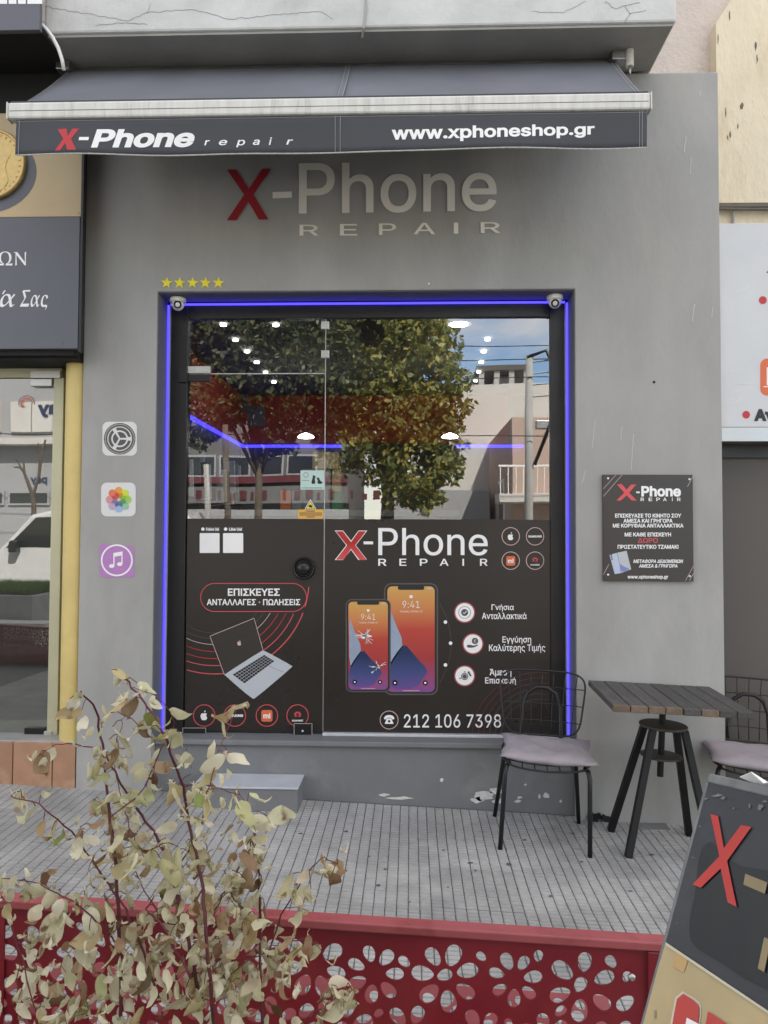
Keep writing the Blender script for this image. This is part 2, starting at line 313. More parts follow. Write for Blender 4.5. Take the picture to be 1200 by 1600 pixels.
M = dict(
 wall=mat('grey_wall_paint', (.36, .352, .33), .72, var=.14, vs=2.6, bump=.22, bs=26, stretch=(1, 1, .45), col2=(.43, .422, .40), c2s=1.4, c2t=(.52, .72)),
 plinth=mat('dark_plinth_paint', (.19, .195, .198), .8, var=.12, vs=4, bump=.25, bs=30, col2=(.25, .25, .24), c2s=5, c2t=(.55, .8)),
 balcony=mat('balcony_concrete', (.60, .60, .575), .85, var=.14, vs=3, bump=.5, bs=14, col2=(.46, .46, .43), c2s=2.2, c2t=(.52, .75)),
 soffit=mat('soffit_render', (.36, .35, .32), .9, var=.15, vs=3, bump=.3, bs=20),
 crackb=mat('crack_line', (.30, .295, .275), .9, var=.4, vs=40),
 crackm=mat('dark_brown', (.16, .14, .115), .9, var=.3),  # plain dark brown for render holes, cables, screws and the bar groove
 fabric=mat('awning_fabric', (.145, .152, .17), .85, var=.16, vs=2.5, bump=.15, bs=400),
 valance=mat('valance_fabric', (.062, .065, .072), .8, var=.15, vs=4, bump=.15, bs=400),
 stitch=mat('stitching', (.35, .35, .35), .8, var=.2),
 hem=mat('frayed_hem', (.5, .5, .46), .9, var=.3, vs=80),
 bar=mat('weathered_white_bar', (.66, .65, .60), .5, var=.12, vs=14, stretch=(3, 1, .35), col2=(.40, .38, .32), c2s=10, c2t=(.56, .8)),
 metal=mat('grey_metal', (.45, .45, .44), .4, 1.0, var=.1),
 alum=mat('brushed_aluminium', (.74, .75, .77), .4, .35, var=.08, vs=20),
 pale=mat('pale_plastic', (.62, .60, .54), .5, var=.1),
 whitep=mat('white_print', (.90, .89, .87), .6, var=.03),
 silverp=mat('silver_print', (.88, .85, .75), .45, var=.05),
 redp=mat('red_print', (.52, .030, .035), .5, var=.1, vs=20),
 redd=mat('dark_red_print', (.33, .012, .02), .55, var=.08),
 redl=mat('light_red_print', (.70, .09, .10), .5, var=.05),
 redline=mat('dim_red_line', (.16, .035, .035), .4, var=.05),
 greyline=mat('dim_grey_line', (.10, .08, .075), .4, var=.05),
 yellow=mat('yellow_sticker', (.90, .74, .03), .5, var=.12, vs=30, col2=(.85, .85, .08), c2s=25),
 film=mat('dark_vinyl_film', (.027, .0225, .0185), .30, var=.10, vs=.9, spec=.5, rvar=.05),
 frame=mat('black_frame', (.011, .0105, .0105), .4, var=.1),
 reveal=mat('reveal_lining', (.15, .155, .17), .6, var=.08, vs=3),
 glass=glassmat('shop_glass', .22, (.93, .95, .94)),
 glass2=glassmat('door_glass', .25, (.88, .90, .84)),
 led=emit('blue_led', (.055, .04, 1.0), 1.15),
 ledcap=mat('led_channel', (.35, .36, .42), .4, var=.05),
 black=mat('black_plastic', (.012, .012, .012), .3, var=.1),
 blackm=mat('black_matte', (.008, .008, .008), .7, var=.1),
 lens=mat('camera_lens', (.004, .004, .004), .3, var=0),
 camw=mat('camera_white', (.85, .83, .78), .35, var=.05),
 brushed=mat('glass_fitting', (.60, .60, .56), .35, .6, var=.06),
 chairm=mat('dark_tube_paint', (.022, .023, .023), .38, .3, var=.15, vs=30, col2=(.06, .05, .045), c2s=60, c2t=(.66, .8)),
 cushion=mat('lilac_cushion', (.36, .32, .34), .9, var=.10, vs=14, bump=.35, bs=260, col2=(.30, .26, .26), c2s=6, c2t=(.5, .8)),
 wood=mat('weathered_wood', (.075, .071, .066), .8, var=.3, vs=9, stretch=(9, .8, 9), bump=.4, bs=60, rand=.16, col2=(.125, .117, .105), c2s=7, c2t=(.5, .8)),
 woode=mat('worn_wood_edge', (.15, .11, .075), .8, var=.35, vs=30, rand=.2, bump=.3, bs=80),
 tablem=mat('rusty_black_steel', (.013, .013, .013), .5, .4, var=.2, vs=20),
 disc=mat('rusty_disc', (.085, .07, .055), .7, .3, var=.3, vs=18),
 slab=mat('paving_slab', (.375, .368, .348), .85, var=.26, vs=4, bump=.3, bs=120, rand=.10, col2=(.22, .218, .208), c2s=1.8, c2t=(.48, .75), world=True),
 joint=mat('paving_joint', (.135, .133, .125), .95, var=.3, vs=12),
 road=mat('asphalt', (.06, .06, .06), .9, var=.2, vs=3, bump=.3, bs=200),
 kerb=mat('kerb_stone', (.38, .37, .35), .85, var=.15, vs=6, bump=.3, bs=60),
 redpaint=mat('red_barrier_paint', (.18, .008, .015), .40, var=.22, vs=7, rvar=.15, col2=(.235, .035, .03), c2s=4, c2t=(.5, .8)),
 redtop=mat('faded_skylit_red', (.33, .075, .08), .5, var=.18, vs=8, col2=(.24, .04, .042), c2s=9),  # faded red, made paler still to carry sky light on rail and rear sheet
 stem=mat('plum_stem', (.12, .024, .032), .6, var=.3, vs=20, rand=.3, col2=(.05, .03, .022), c2s=14),
 terra=mat('terracotta_tile', (.40, .225, .135), .7, var=.16, vs=8, rand=.12, col2=(.50, .32, .21), c2s=5),
 gold=mat('gold_panel', (.52, .40, .22), .4, var=.08, vs=3, rvar=.08),
 goldp=mat('ochre_pillar', (.70, .54, .20), .5, var=.1, vs=4, col2=(.60, .44, .15), c2s=3),
 olive=mat('olive_frame', (.55, .53, .36), .45, .2, var=.1),
 navy=mat('slate_panel', (.115, .12, .138), .45, var=.1, vs=3, rvar=.1),
 coin=mat('gold_coin', (.60, .42, .16), .38, .5, var=.15, vs=40),
 cream=mat('cream_stucco', (.80, .70, .51), .9, var=.1, vs=3, bump=.8, bs=24, stretch=(1, 1, .45), col2=(.66, .55, .38), c2s=3.4, c2t=(.56, .78), c2d=10),
 pink=mat('pink_plaster', (.70, .61, .54), .9, var=.08, vs=4, bump=1.0, bs=30, col2=(.58, .48, .42), c2s=5, c2t=(.56, .75), c2d=10),
 white=mat('white_sheet', (.62, .63, .63), .45, var=.06, vs=3, rvar=.12),
 shutter=mat('taupe_door', (.105, .092, .080), .55, var=.1, vs=3, col2=(.5, .5, .48), c2s=30, c2t=(.74, .76)),
 plaster=mat('bare_plaster', (.68, .66, .62), .9, var=.15, vs=30, bump=.4, bs=80),
 orange=mat('orange_print', (.72, .15, .05), .5, var=.05),
 blackp=mat('black_print', (.02, .02, .02), .5, var=.05),
 purple=mat('purple_sticker', (.48, .22, .52), .5, var=.08, vs=25, col2=(.55, .24, .42), c2s=9),
 stick=mat('white_sticker', (.72, .72, .70), .5, var=.03),
 gearg=mat('grey_print', (.10, .09, .085), .5, var=.05),
 laptop=mat('printed_silver', (.50, .53, .56), .4, var=.05),
 lid=mat('printed_lid', (.035, .029, .024), .4, var=.05),
 mint=mat('mint_sticker', (.52, .68, .62), .4, var=.03),
 amber=mat('amber_sticker', (.78, .42, .07), .5, var=.04),
 inwall=mat('shop_inner_wall', (.10, .10, .10), .8, var=.08),
 inred=mat('shop_red_band', (.55, .05, .03), .6, var=.1),
 ceil=mat('shop_ceiling', (.09, .09, .085), .8, var=.05),
 infloor=mat('shop_inner_floor', (.16, .155, .15), .5, var=.1),
 lamp=emit('downlight', (1, .97, .90), 9.0),
 lampy=emit('warm_lamp', (1, .95, .55), 3.0),
 bark=mat('bark', (.12, .095, .07), .9, var=.3, vs=8, bump=.8, bs=20),
 conc=mat('pole_concrete', (.42, .41, .39), .9, var=.1, vs=4),
 dirt=mat('soil', (.05, .04, .03), .95, var=.3, vs=20, bump=.8, bs=30),
)
def leafmat(name, stops, trans=.3, rough=.5):
    m = bpy.data.materials.new(name); m.use_nodes = True; t = m.node_tree; b = t.nodes['Principled BSDF']; b.inputs['Roughness'].default_value = rough
    oi = t.nodes.new('ShaderNodeObjectInfo'); g = t.nodes.new('ShaderNodeNewGeometry'); rpn = t.nodes.new('ShaderNodeValToRGB')
    e = rpn.color_ramp.elements
    while len(e) < len(stops): e.new(.5)
    for k, (p, c) in enumerate(stops): e[k].position = p; e[k].color = (*c, 1)
    t.links.new(oi.outputs['Random'] if name == 'dry_leaf' else g.outputs['Random Per Island'], rpn.inputs['Fac'])
    src = rpn.outputs['Color']
    if name == 'dry_leaf':
        c = t.nodes.new('ShaderNodeTexCoord'); n = t.nodes.new('ShaderNodeTexNoise'); n.inputs['Scale'].default_value = 3.2; n.inputs['Detail'].default_value = 6
        ad = t.nodes.new('ShaderNodeVectorMath'); ad.operation = 'ADD'; t.links.new(c.outputs['Object'], ad.inputs[0]); t.links.new(oi.outputs['Location'], ad.inputs[1]); oi_ = None; t.links.new(ad.outputs[0], n.inputs['Vector'])
        r2 = t.nodes.new('ShaderNodeValToRGB'); r2.color_ramp.elements[0].position = .56; r2.color_ramp.elements[1].position = .72; t.links.new(n.outputs['Fac'], r2.inputs['Fac'])
        mxx = t.nodes.new('ShaderNodeMixRGB'); mxx.inputs['Color2'].default_value = (.20, .11, .045, 1); t.links.new(r2.outputs['Color'], mxx.inputs['Fac']); t.links.new(src, mxx.inputs['Color1'])
        w2 = t.nodes.new('ShaderNodeTexWave'); w2.inputs['Scale'].default_value = 7; w2.inputs['Distortion'].default_value = 2; t.links.new(c.outputs['Object'], w2.inputs['Vector'])
        m3 = t.nodes.new('ShaderNodeMixRGB'); m3.blend_type = 'MULTIPLY'; m3.inputs['Fac'].default_value = .18; t.links.new(mxx.outputs['Color'], m3.inputs['Color1']); t.links.new(w2.outputs['Color'], m3.inputs['Color2']); src = m3.outputs['Color']
    t.links.new(src, b.inputs['Base Color'])
    tr = t.nodes.new('ShaderNodeBsdfTranslucent'); t.links.new(src, tr.inputs['Color']); mxs = t.nodes.new('ShaderNodeMixShader'); mxs.inputs['Fac'].default_value = trans
    t.links.new(b.outputs[0], mxs.inputs[1]); t.links.new(tr.outputs[0], mxs.inputs[2]); t.links.new(mxs.outputs[0], t.nodes['Material Output'].inputs['Surface'])
    return m
M['dry'] = leafmat('dry_leaf', [(0, (.76, .70, .48)), (.2, (.60, .58, .34)), (.42, (.83, .78, .60)), (.62, (.50, .52, .26)), (.80, (.60, .45, .24)), (.94, (.16, .075, .04)), (1, (.27, .35, .09))])
M['dry2'] = leafmat('dry_small_leaf', [(0, (.72, .66, .46)), (.4, (.60, .57, .37)), (.7, (.78, .73, .56)), (.9, (.40, .27, .14)), (1, (.20, .10, .055))])
M['leafa'] = leafmat('tree_leaf', [(0, (.10, .14, .04)), (.4, (.20, .23, .06)), (.68, (.32, .30, .07)), (.88, (.50, .38, .08)), (1, (.13, .19, .055))], .3)
M['leafb'] = leafmat('shaded_tree_leaf', [(0, (.04, .06, .02)), (.5, (.08, .10, .035)), (.8, (.16, .16, .05)), (1, (.07, .09, .03))], .25)  # dark green with the left crown's shade put into the leaf colour
M['grass'] = leafmat('grass_blade', [(0, (.10, .19, .03)), (.6, (.17, .27, .06)), (1, (.27, .30, .10))], .3)
LEDZ = None

# ------------------------------------------------------------------ ground
pav = MB().add([(-9, .6, ground(-9, .6)-.0042), (-9, -6, ground(-9, -6)-.0042), (9, -6, ground(9, -6)-.0042), (9, .6, ground(9, .6)-.0042)], [(0, 1, 2, 3)]).build('pavement', M['joint'])
tag(pav, kind='structure')
S = .38; NXP, NYP = 8, 13
def slab_mesh(seed):
    rr = random.Random(seed); b = MB(); px, py = S/NXP, S/NYP
    for i in range(NXP):
        for j in range(NYP):
            gx = .0018; gy = .0029; e = .0016; h = rr.uniform(-.0005, .0005)
            x0, x1 = i*px+gx+rr.uniform(-.0006, .0006), (i+1)*px-gx+rr.uniform(-.0006, .0006); y0, y1 = j*py+gy, (j+1)*py-gy
            b.add([(x0,y0,-.0036),(x1,y0,-.0036),(x1,y1,-.0036),(x0,y1,-.0036),(x0+e,y0+e,h),(x1-e,y0+e,h),(x1-e,y1-e,h),(x0+e,y1-e,h)], [(4,5,6,7),(0,1,5,4),(1,2,6,5),(2,3,7,6),(3,0,4,7)])
    return b.mesh('paving_slab')
slabs = [slab_mesh(k) for k in range(4)]
for me in slabs: me.materials.append(M['slab'])
gumm = mat('gum_stain', (.10, .10, .10), .8, var=.2, world=True)
SLOPE = Euler((math.atan(CR), -math.atan(SL), 0))
for i in range(-10, 8):
    for j in range(0, 12):
        x, y = i*S+.09, -(j+1)*S+.045
        if j > 8 and abs(x) > 1.8: continue
        o = bpy.data.objects.new('paving_slab', slabs[(i*7+j*3) % 4]); COL.objects.link(o); o.parent = pav
        o.location = (x, y, ground(x, y)+random.uniform(-.0007, .0007)); o.rotation_euler = (SLOPE.x+random.gauss(0, .0006), SLOPE.y+random.gauss(0, .0006), random.gauss(0, .002))
for k, (x, y, a, b) in enumerate([(735, 1348, 4, 1.6), (795, 1350, 4, 2.2), (743, 1360, 2, 1.2), (591, 1383, 4, 1.5), (575, 1433, 5, 2), (602, 1358, 2.5, 1.5), (541, 1299, 3, 1.3), (577, 1338, 2, 1), (909, 1346, 2, 1.4), (693, 1328, 2.5, 1), (895, 1302, 3, 1.5), (1018, 1335, 5, 1.2), (640, 1409, 2, 1), (860, 1400, 3, 1.3), (700, 1386, 2, 1), (820, 1312, 3, 1.1), (470, 1302, 4, 1.2), (985, 1392, 3, 1.2)]):
    flat('gum_spot', [blob(x, y, a, b, 14, .3, 90+k)], lambda x, y: PG(x, y, .0022), gumm, pav)
def gsheet(name, m, x0, x1, y0, y1, dz):
    return tag(MB().add([(x0,y0,SL*x0+dz),(x1,y0,SL*x1+dz),(x1,y1,SL*x1+dz),(x0,y1,SL*x0+dz)], [(0,1,2,3)]).build(name, m), kind='structure')
gsheet('ground', M['joint'], -150, 150, -220, 80, -.55)
gsheet('road', M['road'], -40, 40, -11, -6, -.22)
gsheet('far_pavement', M['kerb'], -40, 40, -16, -11, -.12)
tag(MB().obox((0, -6.08, -.19), (9, 0, SL*9), (0, .08, 0), (0, 0, .14)).build('kerb', M['kerb']), kind='structure')

# ------------------------------------------------------------------ shop building
XL, XR, OL, OR = -1.876, 1.722, -1.452, .917
ZT, ZW, ZS = 2.897, 4.128, .352
bld = thing('shop_building', 'grey painted shop front with a large recessed window opening and concrete balcony above', 'building', (0, 0, 0))
wp = [(XL, -.2), (OL, -.2), (OL, ZT), (OR, ZT), (OR, -.2), (XR, -.2), (XR, ZW), (XL, ZW)]
mb = MB(); mb.add([(x, 0, z) for x, z in wp]+[(x, .34, z) for x, z in wp], [(0, 1, 2, 7), (2, 3, 6, 7), (3, 4, 5, 6), (15, 10, 9, 8), (15, 14, 11, 10), (14, 13, 12, 11)]+[(i, i+8, (i+1) % 8+8, (i+1) % 8) for i in range(8)])
o = mb.build('wall', M['wall'], bld, bev=.006); recalc(o.data)
box('plinth', M['plinth'], bld, OL, OR, .065, .33, -.2, ZS-.03, .004)
box('window_sill', M['plinth'], bld, OL+.002, OR-.002, .04, .30, ZS-.03, ZS, .006)
bal = box('balcony_slab', M['balcony'], bld, -1.945, 1.356, -.40, .5, 4.150, 4.75, .012)
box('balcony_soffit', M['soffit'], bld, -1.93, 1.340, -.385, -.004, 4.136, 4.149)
box('parapet', M['balcony'], bld, -3.4, 1.356, -.40, -.25, 4.752, 5.5, .01)
# reveal lining, darker than the wall
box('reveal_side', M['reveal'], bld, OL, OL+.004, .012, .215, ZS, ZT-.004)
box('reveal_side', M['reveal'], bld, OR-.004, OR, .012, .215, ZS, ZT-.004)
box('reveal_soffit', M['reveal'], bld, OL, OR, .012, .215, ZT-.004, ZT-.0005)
# cracks in the balcony edge: short jagged strips
def crack(pts, wd, surf, parent):
    p = []
    for a, b in zip(pts[:-1], pts[1:]):
        n = max(2, int(math.hypot(b[0]-a[0], b[1]-a[1])/6))
        for k in range(n): p.append((a[0]+(b[0]-a[0])*k/n+random.uniform(-1, 1), a[1]+(b[1]-a[1])*k/n+random.uniform(-1.2, 1.2)))
    p.append(pts[-1]); flat('crack', [stroke(p, wd)], surf, M['crackb'], parent)
SB = surfY(-.4012)
crack([(70, 10), (140, 22), (200, 32), (230, 20), (300, 14), (360, 30), (420, 24), (500, 18), (520, 30)], .9, SB, bld)
crack([(230, 20), (235, 5)], .8, SB, bld); crack([(150, 40), (190, 36), (230, 38)], 1.0, SB, bld)
crack([(945, 2), (962, 14), (975, 8), (1000, 4)], 1.1, SB, bld); crack([(975, 8), (985, 22), (975, 36)], 1.2, SB, bld); crack([(830, 18), (880, 20), (915, 2)], .8, SB, bld)
crack([(985, 22), (1010, 16)], .9, SB, bld)
MB().tube([P(572, -6, -.405), P(571, 20, -.406), P(568, 44, -.404), P(566, 58, -.36)], .006, 6).build('drip_pipe', M['conc'], bld)
# peeled paint on the plinth
SPL = surfY(.0638)
for k, (a, b, c, d) in enumerate([(757, 1243, 17, 8), (775, 1236, 9, 6), (745, 1250, 10, 4), (779, 1252, 8, 4), (812, 1246, 3, 2), (854, 1243, 6, 4), (843, 1244, 2, 4), (821, 1226, 2, 1.5), (625, 1247, 16, 2.5), (600, 1242, 8, 2), (690, 1219, 3, 3), (876, 1252, 2, 2), (809, 1252, 5, 2)]):
    flat('bare_plaster_patch', [blob(a, b, c, d, seed=k)], SPL, M['plaster'], bld)
# scratches and filler marks on the right pilaster
SW = surfY(-.0022)
scr = mat('scratch_mark', (.58, .58, .56), .8, var=.1)
for k, (x, y0, y1, dx, wd) in enumerate([(1072, 212, 238, -3, 1.2), (1080, 245, 272, -2, 1.0), (1085, 475, 502, -3, 1.0), (1114, 480, 496, -2, .9), (972, 666, 688, -2, 1), (990, 678, 735, -4, 1), (930, 655, 700, -5, .8), (1094, 142, 150, 0, 1), (915, 735, 755, -6, .9)]):
    p = [(x+dx*t+random.uniform(-.6, .6), y0+(y1-y0)*t) for t in [i/7 for i in range(8)]]
    flat('scratch', [stroke(p, wd)], SW, scr, bld)
flat('nail_hole', [circ(1022, 597, 2.2, 10)], SW, M['blackm'], bld); flat('nail_hole', [circ(670, 443, 1.6, 10)], SW, M['silverp'], bld)
# lettering on the fascia
SF = surfY(-.0065)
SF2 = surfY(-.0065)
def letters(lst, surf, m, parent, bold=0, shear=0):
    for ch, x0, y0, x1, y1 in lst:
        text(ch, bq(x0, y0, x1, y1), surf, m, parent, name='letter', bold=bold, shear=shear, kind=None)
flat('letter', [[(354.5, 265), (368.5, 265), (388.8, 295), (409.5, 264), (423.5, 264), (396.2, 304), (419, 343), (404.5, 343), (388, 315), (369.5, 344), (354.5, 344), (381.5, 304)]], SF, M['redd'], bld)
flat('letter', [[(426, 300), (456, 299), (456, 309), (426, 310)]], SF, M['silverp'], bld)
text('Phone', ((467, 255), (776, 251), (776, 330), (467, 335)), SF, M['silverp'], bld, bold=.008, split=True)
letters([('R', 468, 351, 498, 368), ('E', 531, 350, 558, 368), ('P', 592, 349, 619, 367), ('A', 646, 348, 680, 366), ('I', 709, 348, 716, 365), ('R', 751, 347, 782, 364)], SF, M['silverp'], bld, bold=.006)

# ------------------------------------------------------------------ upper storeys and neighbours
up = tag(MB().box(-14, 2.25, .52, 8, 3.5, 9.2).build('upper_storeys', M['pink'], None), 'rough pinkish plaster wall set back above the grey shop front', 'building')
cr = thing('cream_building', 'cream stucco building with blotchy render right of the grey shop', 'building', (3, .4, 0))
pts = [P(1118, 36, .42), P(1152, -18, .42)]
cx0 = P(1119, 80, .42)[0]
prof = [(cx0, 0), (9.5, 0), (9.5, 9.0), (pts[1][0]+.6, 9.0), (pts[1][0]+.6, pts[1][2]+.9), (cx0, pts[0][2])]
mb = MB(); n = len(prof)
mb.add([(x, .42, z) for x, z in prof]+[(x, 7, z) for x, z in prof], [tuple(range(n))[::-1], tuple(range(n, 2*n))]+[(i, (i+1) % n, n+(i+1) % n, n+i) for i in range(n)])
o = mb.build('stucco_wall', M['cream'], cr); recalc(o.data)
flat('render_hole', [blob(1159, 166, 2.2, 6, seed=3)], surfY(.4185), M['crackm'], cr)
for k, (x, y, a, b) in enumerate([(1140, 25, 1.2, 7), (1181, 72, 1.5, 8), (1183, 92, 1.2, 6), (1134, 175, 1, 7), (1141, 210, 1.5, 6), (1153, 197, .8, 4), (1122, 60, .9, 9), (1137, 215, 1, 4)]):
    flat('render_hole', [blob(x, y, a, b, seed=20+k)], surfY(.4185), M['crackm'], cr)
mb = MB()
rs = thing('shop_sign', 'large white sheet sign with red dots and cut-off black letters, right of the shop', 'sign', (2.0, .25, 1.9))
zt, zb = P(1160, 350, .04)[2], P(1160, 668, .04)[2]; xs = XR+.004
box('sign_sheet', M['white'], rs, xs, 4.2, .03, .06, zb, zt, .003)
SS = surfY(.0285)
for (x, y, r) in ((1192, 469, 6.2), (1166, 648, 6.0)): flat('red_dot', [circ(x, y, r, 24)], SS, M['redp'], rs)
flat('red_mark', [[(1197, 426), (1203, 420), (1206, 428)]], SS, M['redp'], rs)
flat('orange_logo', [rrect(1188, 560, 1236, 618, 11)], SS, M['orange'], rs); flat('logo_letter', [[(1198, 574), (1204, 574), (1204, 602), (1198, 602)]], surfY(.0275), M['whitep'], rs)
flat('logo_underline', [[(1193, 603.5), (1225, 603.5), (1225, 605), (1193, 605)]], surfY(.0275), M['whitep'], rs)
text('Αν', bq(1178, 639, 1212, 658), SS, M['blackp'], rs, bold=.05)
for k, (x0, y0, x1, y1) in enumerate([(1145, 595, 1165, 588), (1148, 612, 1178, 604), (1140, 625, 1165, 616), (1150, 600, 1180, 598), (1142, 580, 1155, 576), (1150, 455, 1172, 447), (1143, 630, 1160, 622)]):
    flat('scratch', [stroke([(x0, y0), ((x0+x1)/2, (y0+y1)/2+1), (x1, y1)], 1)], SS, M['stick'], rs)
box('sign_frame', M['metal'], rs, xs, 4.2, .02, .16, P(1160, 690, .02)[2], zb-.002, .003)
dr = thing('roller_door', 'plain taupe metal door in the dark recess below the white sign', 'door', (2.2, .3, -.1))
box('lintel', M['frame'], dr, xs, 4.2, .17, .33, P(1160, 715, .17)[2], P(1160, 690, .17)[2]-.002)
box('door_leaf', M['shutter'], dr, xs, 4.2, .20, .25, -.3, P(1160, 715, .2)[2]-.003)
box('door_jamb', M['frame'], dr, xs-.001, xs+.008, .085, .20, -.3, P(1160, 715, .2)[2]-.003)
cb = thing('cable_bundle', 'dark cable bundle strung across the cream stucco wall', 'cable', (2.1, .38, 3.3))
for k in range(4):
    zc = P(1160, 319+k*2.6, .4)[2]
    MB().tube([(XR-.15, .395-.006*k, zc), (2.2, .40-.006*k, zc-.012*(k == 3)), (3.0, .40-.006*k, zc+.004), (4.2, .40, zc+.01)], .008, 6).build('cable', M['crackm'], cb)
MB().tube([P(1146, 328, .395), P(1146, 340, .4), P(1145, 356, .4)], .009, 6).build('clip', M['conc'], cb)

# ---- left neighbour
nb = thing('gold_trading_shop', 'neighbouring shop front with black canopy, gold and slate sign and terracotta base', 'building', (-2.6, 0, .2))
xe = P(127, 300, -.13)[0]
zg0, zg1, zg2 = P(60, 545, -.13)[2], P(60, 339, -.13)[2], P(60, 176, -.13)[2]
box('gold_sign_panel', M['gold'], nb, -4.5, xe, -.13, -.10, zg1+.001, zg2, .002)
box('slate_sign_panel', M['navy'], nb, -4.5, xe-.004, -.132, -.10, zg0, zg1-.001, .002)
box('sign_box', M['blackm'], nb, -4.5, XL-.012, -.098, .33, zg0-.03, 4.14, .004)
box('sign_edge', M['frame'], nb, xe+.001, xe+.016, -.134, -.0995, zg0-.02, zg2+.1, .002)
zc0, zc1 = P(30, 47, -.5)[2], 5.3
xc = P(62, 20, -.5)[0]
cn = box('canopy_fascia', M['navy'], nb, -4.5, xc, -.50, -.47, zc0, zc1, .003)
box('canopy_soffit', M['blackm'], nb, -4.5, xc-.01, -.469, -.099, zc0+.02, zc0+.05)
text('ΕΣΩΣ', bq(-34, -34, 66, 6), surfY(-.5012), M['whitep'], nb, bold=.02)
SN = surfY(-.1335)
SG = surfY(-.1312)
flat('dark_roundel', [blob(-28, 268, 85, 66, 48, 0, 0)], SG, M['navy'], nb)
cc = P(-14, 257, -.14); cr_ = abs(P(41, 257, -.14)[0]-cc[0])
coin = MB().lathe((cc[0], -.134, cc[2]), [(cr_, 0), (cr_, .018), (cr_*.97, .024), (cr_*.93, .024), (cr_*.91, .019), (cr_*.2, .020)], 72, 'y').build('gold_coin', M['coin'], nb)
for k in range(30):
    a = R(-80+160*k/30); q = (cc[0]+cr_*.84*math.cos(a), -.154, cc[2]+cr_*.84*math.sin(a))
    if k % 2 == 0: MB().obox(q, (.006*math.cos(a), 0, .006*math.sin(a)), (0, .003, 0), (-.003*math.sin(a), 0, .003*math.cos(a))).build('coin_relief', M['coin'], coin)
flat('coin_relief', [blob(-20, 262, 38, 40, 40, .18, 5)], surfY(-.1558), M['coin'], coin)
text('𝛀𝚴', bq(-4, 393, 41, 415), SN, M['whitep'], nb); text('𝜾𝜶', bq(-12, 459, 24, 480), SN, M['whitep'], nb); text('𝜮𝜶𝝇', bq(31, 453, 75, 484), SN, M['whitep'], nb)
flat('accent', [[(3, 459), (7, 453), (9, 454), (5, 460)]], SN, M['whitep'], nb)
flat('screw', [circ(98, 536, 2, 10)], SN, M['crackm'], nb); flat('screw', [circ(123, 333, 1, 8)], SG, M['crackm'], nb)
box('lintel', M['blackm'], nb, -4.5, XL-.006, -.06, .30, P(60, 566, .0)[2], zg0-.031)
YD = .16
zlt = P(60, 567, YD)[2]
box('transom_rail', M['olive'], nb, -4.5, P(96, 600, YD)[0], YD, YD+.06, P(40, 590, YD)[2], zlt+.05, .003)
box('door_frame_post', M['olive'], nb, P(81, 800, YD)[0], P(97, 800, YD)[0], YD-.01, YD+.06, .2, P(40, 590, YD)[2]-.002, .003)
dl = box('door_pane', M['glass2'], nb, -4.5, P(80, 800, YD)[0]-.003, YD+.02, YD+.030, P(40, 1146, YD)[2], P(40, 590, YD)[2]-.004)
box('pane_fitting', M['brushed'], nb, P(50, 600, YD)[0], P(96.5, 600, YD)[0], YD-.024, YD-.011, P(50, 592, YD)[2], P(50, 580, YD)[2], .002)
box('pane_fitting', M['brushed'], nb, P(50, 600, YD)[0], P(83, 600, YD)[0], YD-.02, YD+.018, P(50, 604, YD)[2], P(50, 593, YD)[2], .002)
box('floor_lock', M['black'], nb, P(39, 1146, YD)[0], P(70, 1146, YD)[0], YD-.01, YD+.018, P(50, 1147, YD)[2], P(50, 1137, YD)[2], .002)
box('floor_lock_plate', M['brushed'], nb, P(71, 1146, YD)[0], P(83, 1146, YD)[0], YD-.02, YD+.018, P(50, 1147, YD)[2], P(50, 1141, YD)[2], .001)
pc = P(113, 800, .03)
mb = MB(); h = []
for k in range(13):
    a = math.pi*k/12; h.append((pc[0]-.062*math.cos(a), .06-.05*math.sin(a)))
h += [(pc[0]+.062, .2), (pc[0]-.062, .2)]
zb_, zt_ = .30, P(113, 556, 0)[2]
n = len(h); mb.add([(x, y, zb_) for x, y in h]+[(x, y, zt_) for x, y in h], [tuple(range(n))[::-1], tuple(range(n, 2*n))]+[(i, (i+1) % n, n+(i+1) % n, n+i) for i in range(n)])
recalc(mb.build('rounded_pillar', M['goldp'], nb).data)
zth = P(40, 1146, YD)[2]
box('threshold', M['kerb'], nb, -4.5, XL-.003, .012, .5, zth-.03, zth-.002, .004)
zt0 = P(40, 1160, 0)[2]
box('tile_backing', M['joint'], nb, -4.5, XL-.003, .02, .4, -.1, zth-.031)
xs_ = [P(x, 1190, 0)[0] for x in (113, 81, 19)]; dxx = xs_[1]-xs_[2]
edges = [XL-.004, xs_[1], xs_[2], xs_[2]-dxx, xs_[2]-2*dxx]
for a, b in zip(edges[:-1], edges[1:]): box('terracotta_tile', M['terra'], nb, b+.003, a-.003, .004, .0195, -.1, zt0, .003)
# inside of the neighbour
box('inner_floor', M['infloor'], nb, -6, XL-.01, .5, 4, zth-.1, zth-.01)
box('inner_wall', M['inwall'], nb, -6, XL-.01, 3.2, 3.3, zth-.01, 3.2); box('inner_side_wall', M['inwall'], nb, XL-.06, XL-.01, .5, 3.2, zth-.01, 3.2); box('inner_ceiling', M['ceil'], nb, -6, XL-.01, .4, 3.2, 3.2, 3.3)
cab = thing('cable', 'white cable conduit curving down beside the black canopy', 'cable', tuple(P(64, 40, -.45)))
cps = [P(x, y, -.45+.1*i/5) for i, (x, y) in enumerate([(62, 36), (72, 45), (82, 58), (91, 75), (97, 93), (100, 110)])]
MB().tube(cps, .010, 8).build('conduit', M['whitep'], cab, smooth=True)

